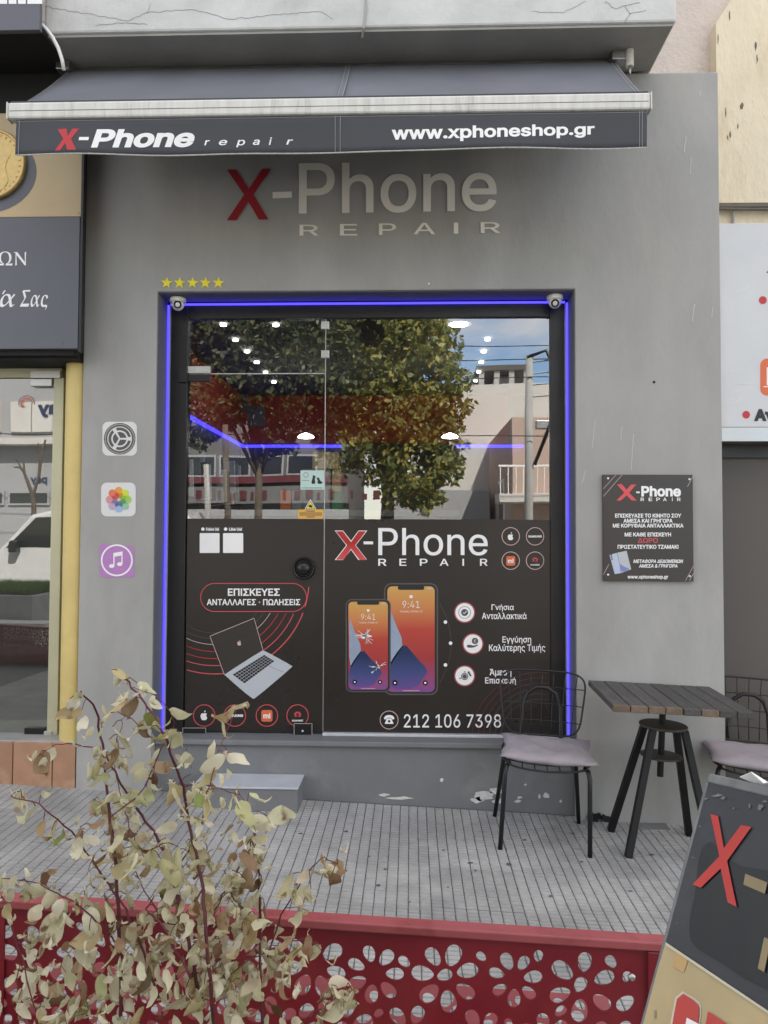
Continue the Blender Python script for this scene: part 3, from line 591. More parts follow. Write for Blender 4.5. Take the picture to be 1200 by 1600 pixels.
# ------------------------------------------------------------------ awning
aw = thing('awning', 'slate blue fabric awning with a white front bar and lettered valance', 'awning', (-.4, -.12, 4.1))
AX0, AX1 = -1.928, 1.112; YB, YF = -.12, -.70; ZB, ZF = 4.132, 3.592
xm = P(545, 95, YB)[0]; 
def fab(x0, x1, name):
    mb = MB(); nx, ny = 24, 12; vs = []
    for j in range(ny+1):
        t = j/ny
        for i in range(nx+1):
            x = x0+(x1-x0)*i/nx; s = .014*math.sin(math.pi*t)*(1+.25*math.sin(x*5))+.0022*math.sin(x*23+3*t)*math.sin(math.pi*t)+.0015*math.sin(x*41-5*t)*t
            vs.append((x, YB+(YF+.02-YB)*t, ZB+(ZF-ZB)*t-s))
    mb.add(vs, [(j*(nx+1)+i, j*(nx+1)+i+1, (j+1)*(nx+1)+i+1, (j+1)*(nx+1)+i) for j in range(ny) for i in range(nx)])
    return mb.build(name, M['fabric'], aw, smooth=True, solid=.002)
fab(AX0, xm, 'fabric_panel'); fab(xm+.001, AX1, 'fabric_panel')
def strip(x, wd, m, lift=.006, t0=0, t1=1, dx=0):
    vs = []; n = 10
    for j in range(n+1):
        t = t0+(t1-t0)*j/n; s = .012*math.sin(math.pi*t)*(1+.2*math.sin(x*5))-lift
        for a in (-wd/2, wd/2): vs.append((x+a+dx*t, YB+(YF+.02-YB)*t-lift*.5, ZB+(ZF-ZB)*t-s))
    return MB().add(vs, [(2*j, 2*j+1, 2*j+3, 2*j+2) for j in range(n)]).build('seam', m, aw)
for x in (xm-.012, xm+.012, AX0+.012, AX1-.012, AX1-.03): strip(x, .0022, M['stitch'])
strip(xm, .028, M['fabric'], .002)
MB().tube([(AX0+.02, YB+.01, ZB-.028), (AX1-.02, YB+.01, ZB-.028)], .034, 16).build('roller_tube', M['metal'], aw)
box('front_bar', M['bar'], aw, AX0-.02, AX1+.004, YF-.035, YF+.02, 3.506, 3.586, .010)
box('bar_groove', M['crackm'], aw, AX0-.01, AX1-.006, YF-.0362, YF-.034, 3.541, 3.5435)
box('bar_lip', M['valance'], aw, AX0-.012, AX1-.004, YF-.024, YF+.018, 3.587, 3.597, .002)
for x in (AX0-.027, AX1+.004): box('end_cap', M['pale'], aw, x, x+.007, YF-.037, YF+.022, 3.504, 3.588, .003)
# valance: hanging cloth with slow waves, lower edge rising to the right
YV = YF-.022
def vz(x, t):
    u = (x-AX0)/(AX1-AX0); zb = 3.334+.008*math.sin(2.2*u+4.2)-.004*u+.003*math.sin(u*19); return 3.504+(zb-3.504)*t
def vy(x, z): 
    t = (3.504-z)/.17; return YV-.010*t*math.sin((x-AX0)*3.1+1)+.004*t*math.sin(x*9)
mb = MB(); nx, ny = 90, 6; vs = []
for j in range(ny+1):
    for i in range(nx+1):
        x = AX0+.018+(AX1-.010-AX0-.018)*i/nx; z = vz(x, j/ny); vs.append((x, vy(x, z), z))
mb.add(vs, [(j*(nx+1)+i, (j+1)*(nx+1)+i, (j+1)*(nx+1)+i+1, j*(nx+1)+i+1) for j in range(ny) for i in range(nx)])
mb.build('valance', M['valance'], aw, smooth=True, solid=.0015)
def SV(x, y, lift=.0022):
    p = P(x, y, YV); Y = vy(p[0], p[2])-lift; p = P(x, y, Y); return np.array([p[0], vy(p[0], p[2])-lift, p[2]])
def hemtube(t, r, m, name):
    pts = []
    for i in range(91):
        x = AX0+.02+(AX1-.012-AX0-.02)*i/90; z = vz(x, t); pts.append((x, vy(x, z)-.001, z))
    MB().tube(pts, r, 5).build(name, m, aw)
hemtube(1.0, .0033, M['hem'], 'hem'); hemtube(.04, .0012, M['stitch'], 'stitch_line')
for x in (AX0+.034, xm-.012, xm+.012, AX1-.032, AX1-.044):
    MB().tube([(x, vy(x, vz(x, t))-.002, vz(x, t)) for t in (0, .25, .5, .75, 1)], .0012, 4).build('stitch_line', M['stitch'], aw)
flat('letter', [[(90, 202), (104, 201), (106, 213), (113, 201), (124, 201), (111, 217), (119, 234), (105, 234), (102, 223), (94, 235), (86, 235), (99, 217)]], SV, M['redp'], aw)
flat('letter', [[(124, 214), (139, 214), (138, 219), (123, 219)]], SV, M['whitep'], aw)
def vtext(s, q, bold, shear, split=True): text(s, q, SV, M['whitep'], aw, bold=bold, shear=shear, split=split)
vtext('Phone', ((142, 202), (304, 201), (304, 230), (142, 231)), .034, .22)
for ch, x0, x1, y0, y1 in (('r', 319, 328, 219, 227), ('e', 342, 355, 218.5, 227), ('p', 369, 383, 218.5, 230), ('a', 395, 406, 218, 226.5), ('i', 420, 425, 214.5, 226.5), ('r', 447, 458, 218, 226)):
    text(ch, bq(x0, y0, x1, y1), SV, M['whitep'], aw, name='letter', bold=.012, shear=.2, kind=None)
vtext('www.xphoneshop.gr', ((612, 198), (929, 193), (929, 214.5), (612, 224)), .026, 0)
for x in (P(107, 95, -.14)[0], P(965, 80, -.14)[0]):
    box('bracket', M['metal'], aw, x-.045, x+.03, -.20, -.13, 4.085, 4.135, .004)
bx_ = P(984, 92, -.2)
MB().cyl((bx_[0], -.2, bx_[2]-.045), (bx_[0], -.2, bx_[2]+.05), .021, n=18).build('gear_box', M['pale'], aw, bev=.004)
MB().tube([(bx_[0], -.2+.012*math.cos(a), bx_[2]-.066+.022*math.sin(a)) for a in [2*math.pi*k/14 for k in range(14)]], .003, 5, closed=True).build('crank_eye', M['metal'], aw)
for x, s in ((AX0+.35, 1), (AX1-.35, -1)):
    MB().tube([(x, -.14, 4.08), (x+s*.42, -.33, 3.86)], .018, 8).build('folding_arm', M['pale'], aw); MB().tube([(x+s*.42, -.33, 3.86), (x+s*.1, YF+.02, 3.55)], .016, 8).build('folding_arm', M['pale'], aw)

# ------------------------------------------------------------------ shop window
win = thing('shop_window', 'recessed glass shop window with dark printed film and blue light strips', 'shop window', (-.27, .2, ZS))
GL, GRT, GT = P(293, 700, YG)[0], P(859, 700, YG)[0], P(580, 498, YG)[2]
FX = P(507, 800, YG)[0]                    # joint between door and fixed pane
FY = YG-.006
box('frame_jamb', M['frame'], win, OL+.005, GL, YG-.02, YG+.05, ZS+.001, ZT-.005, .003)
box('frame_jamb', M['frame'], win, GRT, OR-.005, YG-.02, YG+.05, ZS+.001, ZT-.005, .003)
box('frame_head', M['frame'], win, GL+.001, GRT-.001, YG-.019, YG+.05, GT, ZT-.005, .003)
zd = P(400, 584, YG)[2]; zf = P(500, 811, YG)[2]
box('fixed_pane', M['glass'], win, FX+.003, GRT-.001, YG, YG+.010, ZS+.012, GT-.001)
box('transom_pane', M['glass'], win, GL+.001, FX-.002, YG, YG+.010, zd+.004, GT-.001)
door = box('door', M['glass'], win, GL+.006, FX-.003, YG, YG+.010, ZS+.008, zd-.003)
box('pane_edge', M['brushed'], win, FX-.0022, FX+.0022, YG-.002, YG+.010, ZS+.012, GT-.002)
box('pane_edge', M['brushed'], win, GL+.003, FX-.003, YG-.001, YG+.009, zd-.0022, zd+.0032)
box('sill_profile', M['alum'], win, FX+.002, OR-.006, YG-.045, YG-.008, ZS+.001, ZS+.016, .002)
box('sill_profile', M['alum'], win, OL+.006, GL-.004, YG-.045, YG-.022, ZS+.001, ZS+.008, .002)
def wb(name, m, parent, x0, y0, x1, y1, Ya, Yb, bev=.002):
    a = P(x0, y0, Ya); b = P(x1, y1, Ya); return box(name, m, parent, a[0], b[0], Ya, Yb, b[2], a[2], bev)
wb('hinge_patch', M['brushed'], win, 291.5, 572, 328, 583, YG-.016, YG-.001); wb('hinge_patch', M['frame'], win, 293, 585.5, 328, 596, YG-.014, YG-.001)
wb('hinge_block', M['frame'], win, 279, 572, 291, 597, YG-.034, YG-.0205)
for y in (508, 553): wb('glass_clamp', M['brushed'], win, 502, y-6, 514, y+6, YG-.016, YG-.0025)
wb('floor_hinge', M['frame'], win, 285, 1137, 322, 1150, YG-.022, YG-.008); wb('floor_lock', M['frame'], win, 459, 1130, 488, 1149.5, YG-.022, YG-.008)
for (x0, y0, x1, y1) in ((285, 1137, 322, 1150), (459, 1130, 488, 1149.5)):
    flat('patch_outline', [bq(x0, y0, x1, y1), bq(x0+1, y0+1, x1-1, y1-1)], surfY(YG-.0235), M['brushed'], win, evenodd=True)
lk = P(473, 1142, YG-.024); MB().lathe((lk[0], YG-.024, lk[2]), [(.006, 0), (.006, .006), (.004, .008)], 12, 'y').build('lock_cylinder', M['alum'], win)
hk = P(475, 888, YG-.01); hr = .066
kn = MB().lathe((hk[0], YG-.006, hk[2]), [(hr, 0), (hr, .012), (hr*.92, .022), (hr*.80, .020), (hr*.72, .012), (hr*.70, .012)], 40, 'y').build('door_handle', M['black'], win, smooth=False, bev=.002)
MB().lathe((hk[0], YG-.018, hk[2]), [(hr*.62, 0), (hr*.60, .02), (hr*.45, .033), (hr*.2, .038)], 32, 'y').build('handle_knob', M['black'], kn, smooth=True)
# LED strips in the corner of the reveal
zl = ZT-.026
for nm, a in (('light_strip', (OL+.022, OR-.022, YG-.034, YG-.022, zl, zl+.009)), ('light_strip', (OL+.006, OL+.015, YG-.034, YG-.022, ZS+.01, zl)), ('light_strip', (OR-.015, OR-.006, YG-.034, YG-.022, ZS+.01, zl))):
    box(nm, M['led'], win, *a)
box('strip_channel', M['ledcap'], win, OL+.0165, OL+.024, YG-.030, YG-.021, ZS+.01, zl-.004); box('strip_channel', M['ledcap'], win, OR-.024, OR-.0165, YG-.030, YG-.021, ZS+.01, zl-.004)
# printed film
fv = box('window_film', M['film'], win, FX+.004, GRT+.001, FY, YG-.0005, ZS+.014, zf)
dv = box('door_film', M['film'], win, GL+.007, FX-.004, FY, YG-.0005, ZS+.010, zf)
L1, L2, L3, L4, L5 = (surfY(FY-.0006*k) for k in (1, 2, 3, 4, 5))
whp, rdp = M['whitep'], M['redl']
xg = gradmat('red_x_print', [(0, (.62, .10, .10)), (.35, (.60, .05, .05)), (.6, (.42, .02, .02)), (1, (.50, .03, .035))], P(548, 875, YG)[2], P(548, 829, YG)[2])
flat('letter', [[(523, 829), (536, 829), (548.5, 845), (560, 829), (574, 829), (556, 852), (573, 874), (560, 875), (548.5, 859), (536, 875), (523, 875), (541, 852)]], L1, M['whitep'], fv)
flat('letter', [[(524.5, 830), (535.6, 830), (548.5, 847), (560.5, 830), (572, 830), (555, 852), (573, 875), (562, 875), (548.5, 857.5), (537, 874.5), (525, 874.5), (542.3, 852)]], L2, xg, fv)
flat('letter', [bq(568, 846, 583, 850.5)], L1, whp, fv)
text('Phone', bq(591, 825, 762, 868), L1, whp, fv, bold=.004, split=True)
letters([('R', 591, 873, 604, 884), ('E', 624, 873, 635, 884), ('P', 656, 873, 668, 884), ('A', 687, 873, 701, 884), ('I', 722.5, 873, 725, 884), ('R', 750, 873, 762, 884)], L1, whp, fv, bold=.01)
APPLE = [(0, -.42), (.12, -.50), (.30, -.50), (.46, -.38), (.36, -.26), (.33, -.06), (.40, .12), (.52, .22), (.42, .46), (.24, .68), (.08, .66), (-.06, .62), (-.22, .68), (-.40, .58), (-.54, .30), (-.60, 0), (-.54, -.30), (-.36, -.48), (-.18, -.48)]
def smoothc(p, it=2):
    p = np.array(p, float)
    for _ in range(it): q = np.roll(p, -1, 0); p = np.stack([.75*p+.25*q, .25*p+.75*q], 1).reshape(-1, 2)
    return p
def apple(cx, cy, s, surf, parent, m):
    flat('fruit_logo', [[(cx+s*x, cy+s*y) for x, y in smoothc(APPLE)]], surf, m, parent)
    flat('fruit_logo_leaf', [[(cx+s*x, cy+s*y) for x, y in smoothc([(-.02, -.56), (0, -.78), (.20, -.96), (.24, -.94), (.20, -.70)])]], surf, m, parent)
def petals(cx, cy, s, surf, parent, m):
    for a in (-78, -52, -30, -10, 10, 30, 52, 78):
        p = [(0, 0), (.13, .35), (.17, .65), (.08, 1.0), (-.08, 1.0), (-.17, .65), (-.13, .35)]; r_ = R(a); l = 1.0 if abs(a) < 60 else .75
        flat('logo_petal', [[(cx+s*l*(x*math.cos(r_)+y*math.sin(r_))*.85, cy+s*.42-s*l*(-x*math.sin(r_)*.8+(y*math.cos(r_)))) for x, y in smoothc(p, 1)]], surf, m, parent)
def brandrow(spots, r, parent, ringm, tk):
    for k, (x, y) in enumerate(spots):
        flat('logo_ring', ring(x, y, r, tk), L1, ringm, parent, evenodd=True)
        if k == 0: apple(x, y+r*.06, r*.55, L1, parent, whp)
        if k == 1: text('SAMSUNG', bq(x-r*.74, y-r*.11, x+r*.74, y+r*.13), L1, whp, parent, bold=.04)
        if k == 2:
            flat('logo_tile', [rrect(x-r*.5, y-r*.5, x+r*.5, y+r*.55, r*.2)], L1, M['orange'], parent); text('mi', bq(x-r*.32, y-r*.22, x+r*.32, y+r*.26), L2, whp, parent, bold=.03)
        if k == 3:
            petals(x, y-r*.1, r*.48, L1, parent, M['redl']); text('HUAWEI', bq(x-r*.5, y+r*.38, x+r*.5, y+r*.54), L1, whp, parent, bold=.03)
pinkr = mat('pale_ring_print', (.62, .46, .43), .5, var=.03)
brandrow(((798, 838), (836, 838), (798, 876), (836, 876)), 14.2, fv, pinkr, 1.1)
# two printed phones
def phone(x0, y0, x1, y1, back, Ls, parent):
    w_, h_ = x1-x0, y1-y0; r = w_*.14
    flat('phone_picture', [rrect(x0, y0, x1, y1, r)], Ls[0], M['gearg'], parent)
    flat('phone_bezel', [rrect(x0+w_*.025, y0+w_*.025, x1-w_*.025, y1-w_*.025, r*.85)], Ls[1], M['blackp'], parent)
    a, b, c, d = x0+w_*.062, y0+w_*.06, x1-w_*.062, y1-w_*.055
    zt, zb = P(0, b, FY)[2], P(0, d, FY)[2]
    sm = gradmat('phone_screen_print', [(0, (.20, .09, .33)), (.12, (.30, .08, .22)), (.35, (.38, .05, .05)), (.62, (.50, .07, .05)), (.82, (.62, .23, .08)), (1, (.64, .36, .10))], zb, zt)
    sb = gradmat('phone_blue_print', [(0, (.18, .09, .33)), (.22, (.06, .08, .22)), (.42, (.02, .04, .10)), (1, (.03, .05, .1))], zb, zt)
    sg = mat('phone_grey_print', (.32, .38, .48), .3, var=.08)
    flat('phone_screen', [rrect(a, b, c, d, r*.65)], Ls[2], sm, parent)
    W, H = c-a, d-b
    flat('phone_wallpaper', [smoothc([(a+.02*W, b+.14*H), (a+.12*W, b+.30*H), (a+.36*W, b+.545*H), (a+.20*W, b+.65*H), (a+.02*W, b+.78*H)], 1)], Ls[3], sg, parent)
    flat('phone_wallpaper', [smoothc([(a+.36*W, b+.535*H), (a+.55*W, b+.64*H), (a+.87*W, b+.80*H), (a+.80*W, b+.84*H), (a+.60*W, b+.97*H), (a+.02*W, b+.97*H), (a+.02*W, b+.76*H), (a+.16*W, b+.65*H)], 1)], Ls[3], sb, parent)
    flat('phone_notch', [rrect(a+W*.22, b-1, c-W*.22, b+H*.034, W*.04)], Ls[3], M['blackp'], parent)
    flat('lock_icon', [rrect((a+c)/2-W*.032, b+H*.085, (a+c)/2+W*.032, b+H*.112, .5)], Ls[3], whp, parent)
    text('9:41', bq(a+W*.32, b+H*.138, a+W*.68, b+H*.205), Ls[3], whp, parent, bold=-.008); text('Tuesday, October 13', bq(a+W*.26, b+H*.228, a+W*.74, b+H*.25), Ls[3], whp, parent)
    flat('status_icons', [bq(c-W*.16, b+H*.012, c-W*.05, b+H*.028)], Ls[3], pinkr, parent)
    for u in (.16, .80):
        flat('button_icon', [circ(a+W*u, b+H*.913, W*.055, 20)], Ls[3], M['frame'], parent); flat('button_mark', [rrect(a+W*u-W*.02, b+H*.905, a+W*u+W*.02, b+H*.922, .4)], Ls[4], whp, parent)
    flat('home_bar', [bq(a+W*.32, d-H*.016, a+W*.68, d-H*.010)], Ls[3], pinkr, parent)
    return a, b, W, H
phone(600, 911, 684.5, 1086, True, (L1, L2, L3, L4, L5), fv)
FA = [surfY(FY-.0006*k) for k in (6, 7, 8, 9, 10, 11)]
a, b, W, H = phone(540, 936, 610.5, 1081.5, False, FA, fv)
def crackstar(cx, cy, n, r, seed):
    rr = random.Random(seed); cs = []
    for k in range(n):
        t = rr.uniform(0, 6.28); l = r*rr.uniform(.35, 1); p = [(cx, cy)]
        for q in range(1, 5): t += rr.uniform(-.25, .25); p.append((p[-1][0]+l/4*math.cos(t), p[-1][1]+l/4*math.sin(t)))
        s_ = np.array(stroke(p, .55)); s_[:, 0] = np.clip(s_[:, 0], a+.5, a+W-.5); cs.append(s_)
    for k, s_ in enumerate(cs): flat('glass_crack', [[tuple(q) for q in s_]], FA[5], whp, fv)
crackstar(571, 994, 20, 17, 1); crackstar(591, 1042, 14, 15, 2); pass
flat('glass_crack', [blob(571.5, 994, 6, 3.4, 24, .5, 4)], FA[5], whp, fv); flat('glass_crack', [blob(592, 1042, 2, 2.6, 14, .5, 5)], FA[5], whp, fv)
# feature list
for x, y in ((696, 972), (704, 1005), (696, 1039)): flat('dot', [circ(x, y, 2.8, 20)], L2, whp, fv)
flat('arc_line', [stroke([(705-18*(t*t), 1005+62*t) for t in [i/16-1 for i in range(33)]], .7)], L1, M['greyline'], fv)
for k, (x, y) in enumerate(((726, 957), (739, 1006), (726, 1056))):
    flat('icon_ring', ring(x, y, 16.3, 1), L1, rdp, fv, evenodd=True); flat('icon_disc', [circ(x, y, 14.6, 40)], L1, whp, fv)
    if k == 0:
        flat('icon_mark', ring(x, y, 9.6, .7), L2, M['gearg'], fv, evenodd=True); flat('icon_mark', [circ(x, y, 5.5, 24)], L2, M['gearg'], fv); flat('icon_mark', [stroke([(x-2.6, y), (x-.8, y+2), (x+3, y-2.2)], 1.1)], L3, whp, fv)
    if k == 1:
        flat('icon_mark', [circ(x+3.2, y-4.5, 5, 24)], L2, M['gearg'], fv); text('€', bq(x+1.5, y-7, x+4.6, y-2), L3, whp, fv); flat('icon_mark', [smoothc([(x-9.5, y+1.5), (x-3, y+1.5), (x+1, y+3), (x+8, y+.8), (x+8.5, y+2), (x+1.5, y+6), (x-9.5, y+6)], 1)], L2, M['gearg'], fv)
    if k == 2:
        flat('icon_mark', ring(x, y+1, 5.6, 1.3), L2, M['gearg'], fv, evenodd=True); flat('icon_mark', [circ(x, y+1, 3.6, 20)], L2, M['gearg'], fv); flat('icon_mark', [bq(x-1.2, y-7, x+1.2, y-5.4)], L2, M['gearg'], fv)
        flat('icon_mark', [[(x+4, y-6), (x+7, y-7.5), (x+11, y+.5), (x+8.5, y+1)]], L2, M['gearg'], fv); flat('icon_mark', [circ(x-7, y+4, 1.2, 12)], L2, M['gearg'], fv)
for s, q in (('Γνήσια', (768, 944, 803, 955.5)), ('Ανταλλακτικά', (753, 957, 823, 967.5)), ('Εγγύηση', (785, 994, 830, 1006.5)), ('Καλύτερης Τιμής', (764, 1006.5, 852, 1020)), ('Άμεση', (765, 1045, 799, 1058)), ('Επισκευή', (758, 1058, 806, 1070.5))):
    text(s, q, L1, whp, fv, bold=.011)
flat('icon_ring', ring(608, 1125, 14.6, 1.1), L1, pinkr, fv, evenodd=True)
flat('telephone_icon', [smoothc([(600, 1121), (603, 1118), (608, 1117), (613, 1118), (616, 1121), (616, 1124), (612.5, 1124), (611.5, 1121.5), (604.5, 1121.5), (603.5, 1124), (600, 1124)], 1)], L1, whp, fv)
flat('telephone_icon', [[(604.5, 1122.5), (611.5, 1122.5), (615, 1131), (601, 1131)], circ(608, 1127, 2, 14)], L1, whp, fv, evenodd=True)
text('212 106 7398', bq(631, 1116, 783, 1137), L1, whp, fv, bold=.006, split=True)
for k, r in enumerate((62, 71, 80, 89, 98, 107)):
    ps = [(845+r*math.cos(R(t)), 1150+r*.93*math.sin(R(t))) for t in np.linspace(183, 292, 40)]
    ps = [p for p in ps if p[0] < 858]; flat('arc_line', [stroke(ps, .9)], L1, M['redline'] if k > 2 else M['greyline'], fv)
# door film print; the two code squares stay blank
for (x0, x1) in ((312, 343), (348.5, 380)): flat('blank_square', [rrect(x0, 833, x1, 864, 1.5)], L1, whp, dv)
for (x, x0, x1, s) in ((317, 321, 343, 'Follow Us!'), (352.5, 357, 379, 'Like Us!')):
    flat('caption_dot', [circ(x, 826.7, 2.7, 16)], L1, whp, dv); flat('caption_plate', [bq(x0, 823.6, x1, 830)], L1, M['gearg'], dv); text(s, bq(x0+1, 824.6, x1-1, 829.2), L2, whp, dv, bold=.03)
for k, r in enumerate((148, 135, 124, 113, 102, 93, 84)):
    tk = (1.5, 1.25, 1.1, 1.0, .9, .75, .6)[k]; mm = rdp if k < 2 else (M['redp'] if k < 4 else pinkr if k < 5 else M['greyline'])
    seg = []
    for t in np.linspace(-20, 140, 170):
        p = (335+r*math.cos(R(t)), 905+r*math.sin(R(t)))
        ok = p[0] > 290 and (p[1] > 957 or (k == 0 and p[0] > 476 and p[1] > 915)) and p[0] < 503
        if ok: seg.append(p)
        elif len(seg) > 3: flat('arc_line', [stroke(seg, tk)], L1, mm, dv); seg = []
        else: seg = []
    if len(seg) > 3: flat('arc_line', [stroke(seg, tk)], L1, mm, dv)
flat('pill_outline', [rrect(313, 911, 479.5, 956, 22.4, 14), rrect(314.1, 912.1, 478.4, 954.9, 21.3, 14)], L3, rdp, dv, evenodd=True); flat('pill_fill', [rrect(314.1, 912.1, 478.4, 954.9, 21.3, 14)], L2, M['film'], dv)
text('ΕΠΙΣΚΕΥΕΣ', bq(356, 919.5, 437, 931), L3, whp, dv, bold=.022); text('ΑΝΤΑΛΛΑΓΕΣ', bq(323, 936, 400, 945.6), L3, whp, dv, bold=.018); text('ΠΩΛΗΣΕΙΣ', bq(411, 936, 469, 945.6), L3, whp, dv, bold=.018); flat('dot', [circ(405.4, 941, 1.3, 12)], L3, pinkr, dv)
flat('laptop_lid', [[(328, 994), (397, 966), (412, 1017), (351, 1055)]], L3, M['lid'], dv)
for a_, b_ in (((328, 994), (397, 966)), ((397, 966), (411, 1016)), ((328, 994), (351, 1055))): flat('laptop_edge', [stroke([a_, ((a_[0]+b_[0])/2, (a_[1]+b_[1])/2), b_], .8)], L4, pinkr, dv)
apple(374, 1005, 5.5, L4, dv, pinkr)
flat('laptop_base', [smoothc([(351, 1055), (352, 1053), (409, 1016.5), (413, 1016.5), (456, 1040), (457, 1042), (399, 1091), (394, 1092)], 1)], L4, M['laptop'], dv)
def lq(u, v): 
    A, B_, C_, D_ = map(np.array, ((363., 1054.), (413., 1023.), (429., 1033.), (382., 1068.))); return (A*(1-u)+B_*u)*(1-v)+(D_*(1-u)+C_*u)*v
kb = []
for i in range(13):
    for j in range(5): kb.append([tuple(lq((i+.06)/13, (j+.08)/5)), tuple(lq((i+.94)/13, (j+.08)/5)), tuple(lq((i+.94)/13, (j+.92)/5)), tuple(lq((i+.06)/13, (j+.92)/5))])
V_, F_ = [], []
for q in kb: F_.append(tuple(range(len(V_), len(V_)+4))); V_ += [tuple(L5(*p)) for p in q]
me = bpy.data.meshes.new('laptop_keys'); me.from_pydata(V_, [], F_); link('laptop_keys', me, M['frame'], dv)['kind'] = 'stuff'
flat('touch_pad', [stroke([(421, 1041), (432, 1046), (443, 1050)], .5)], L5, M['gearg'], dv)
brandrow(((319, 1118), (367, 1118), (417, 1118), (465, 1118)), 17.4, dv, rdp, 1.2)

# ------------------------------------------------------------------ interior seen through the glass
inn = thing('shop_interior', 'dim shop interior with red band and blue light line behind the glass', 'room', (0, 2, .3))
YBK = 3.65; XIL, XIR, ZC = -1.78, 2.6, 2.99
box('inner_floor', M['infloor'], inn, XIL-.1, XIR, .34, YBK, .2, .32); box('inner_ceiling', M['ceil'], inn, XIL-.1, XIR, .345, YBK, ZC, ZC+.1)
box('inner_wall', M['inwall'], inn, XIL-.1, XIR, YBK, YBK+.1, .32, ZC); box('inner_wall', M['inwall'], inn, XIL-.1, XIL, .345, YBK, .32, ZC); box('inner_wall', M['inwall'], inn, XIR, XIR+.1, .34, YBK, .2, ZC)
zr = P(450, 700, YBK)[2]
box('red_band', M['inred'], inn, XIL+.01, 1.0, YBK-.02, YBK-.001, zr+.05, ZC-.01); box('red_band', M['inred'], inn, XIL+.001, XIL+.015, .5, YBK-.021, zr+.05, ZC-.01)
for a_ in ((P(378, 697, YBK-.05)[0], P(533, 697, YBK-.05)[0]), (P(713, 697, YBK-.05)[0], P(818, 697, YBK-.05)[0])):
    box('light_line', M['led'], inn, a_[0], a_[1], YBK-.05, YBK-.03, zr, zr+.028)
box('light_line', M['led'], inn, XIL+.02, XIL+.04, 1.0, YBK-.06, zr, zr+.028)
for k, (x, y, wpx) in enumerate([(349, 506, 7), (368, 530, 6), (386, 548, 6), (401, 565, 5.5), (415, 581, 5), (428, 596, 5), (431, 506.5, 7), (717, 505, 21), (762, 529, 6), (756, 548, 6), (752, 565, 5), (748, 580, 4.5), (743, 594, 4)]):
    d = ray(x, y); t = (ZC-.004-CAM[2])/d[2]; p = CAM+d*t; rr = wpx*.68*t/1200
    dlt = MB().lathe((p[0], p[1], ZC-.016), [(rr, 0), (rr, .010)], 28).build('ceiling_light', M['lamp'], inn)
    if wpx > 10: MB().lathe((p[0], p[1], ZC-.012), [(rr*1.45, 0), (rr*1.4, .010)], 28).build('light_rim', M['whitep'], dlt)
for k, (x, y) in enumerate([(478, 684), (703, 684)]):
    p = P(x, y, 2.3); MB().lathe((p[0], 2.3, p[2]), [(.066, 0), (.07, .009), (.055, .022), (.01, .04)], 28).build('pendant_lamp', M['lamp'], inn)
    MB().cyl((p[0], 2.3, p[2]+.04), (p[0], 2.3, ZC), .004, n=6).build('pendant_cord', M['black'], inn)
# counter with displays
ct = thing('counter', 'grey display counter standing at the back inside the shop', 'counter', (0, 2.6, .32))
box('counter_body', M['inwall'], ct, -1.2, 1.6, 2.4, 3.0, .32, 1.35, .01); box('counter_top', M['ceil'], ct, -1.22, 1.62, 2.38, 3.02, 1.351, 1.39, .005)
def inbox(name, label, cat, m, x0, y0, x1, y1, Y, dep=.06, group=None):
    a, b = P(x0, y0, Y), P(x1, y1, Y); o = box(name, m, None, a[0], b[0], Y, Y+dep, b[2], a[2], .004); return tag(o, label, cat, group)
kraft = mat('kraft_card', (.42, .30, .16), .8, var=.1); greenb = mat('green_card', (.03, .18, .07), .5, var=.1); greyb = mat('grey_card', (.20, .20, .20), .5, var=.1); orangeb = mat('orange_card', (.55, .12, .02), .5, var=.1)
sz = P(480, 798, .55)[2]
box('display_shelf', M['inwall'], inn, GL, .3, .40, .75, sz-.04, sz-.001, .004)
inbox('cardboard_box', 'pale cardboard box seen high behind the door joint', 'box', kraft, 488, 706, 528, 732.5, .56, .12)
inbox('paper_bag', 'brown paper bag standing on the green package inside the shop', 'bag', kraft, 519, 733, 532, 768.6, .58, .08)
inbox('package', 'orange package on the counter inside the shop', 'box', orangeb, 438, 766, 454, 798, .55)
inbox('package', 'narrow grey package beside the orange one inside the shop', 'box', greyb, 456, 766, 471, 798, .55)
inbox('package', 'wide grey package behind the amber warning sticker inside the shop', 'box', greyb, 472, 733, 516, 798, .57, .10)
inbox('package', 'green package right of the grey packages inside the shop', 'box', greenb, 519, 769, 534, 798, .55, .10)
inbox('poster', 'pale square poster on the red band inside the shop', 'poster', greyb, 387, 634, 414, 666, YBK-.03, .006)
inbox('poster', 'narrow grey poster beside the square one inside the shop', 'poster', greyb, 371, 612, 387, 644, YBK-.03, .006)
rk = thing('phone_case_rack', 'rack of hanging phone cases on the left wall inside the shop', 'rack', (XIL+.1, 1.6, 1.6))
box('rack_rail', M['metal'], rk, XIL+.02, XIL+.05, .9, 2.6, 2.12, 2.14)
for k in range(16):
    y = 1.0+k*.1; z = 2.0 if k % 2 else 1.9
    MB().obox((XIL+.16+.02*(k % 3), y, z), (.10, 0, .01), (.003, .008, .0), (-.005, 0, .13)).build('phone_case', (M['whitep'], greyb, M['black'], M['laptop'])[k % 4], rk)

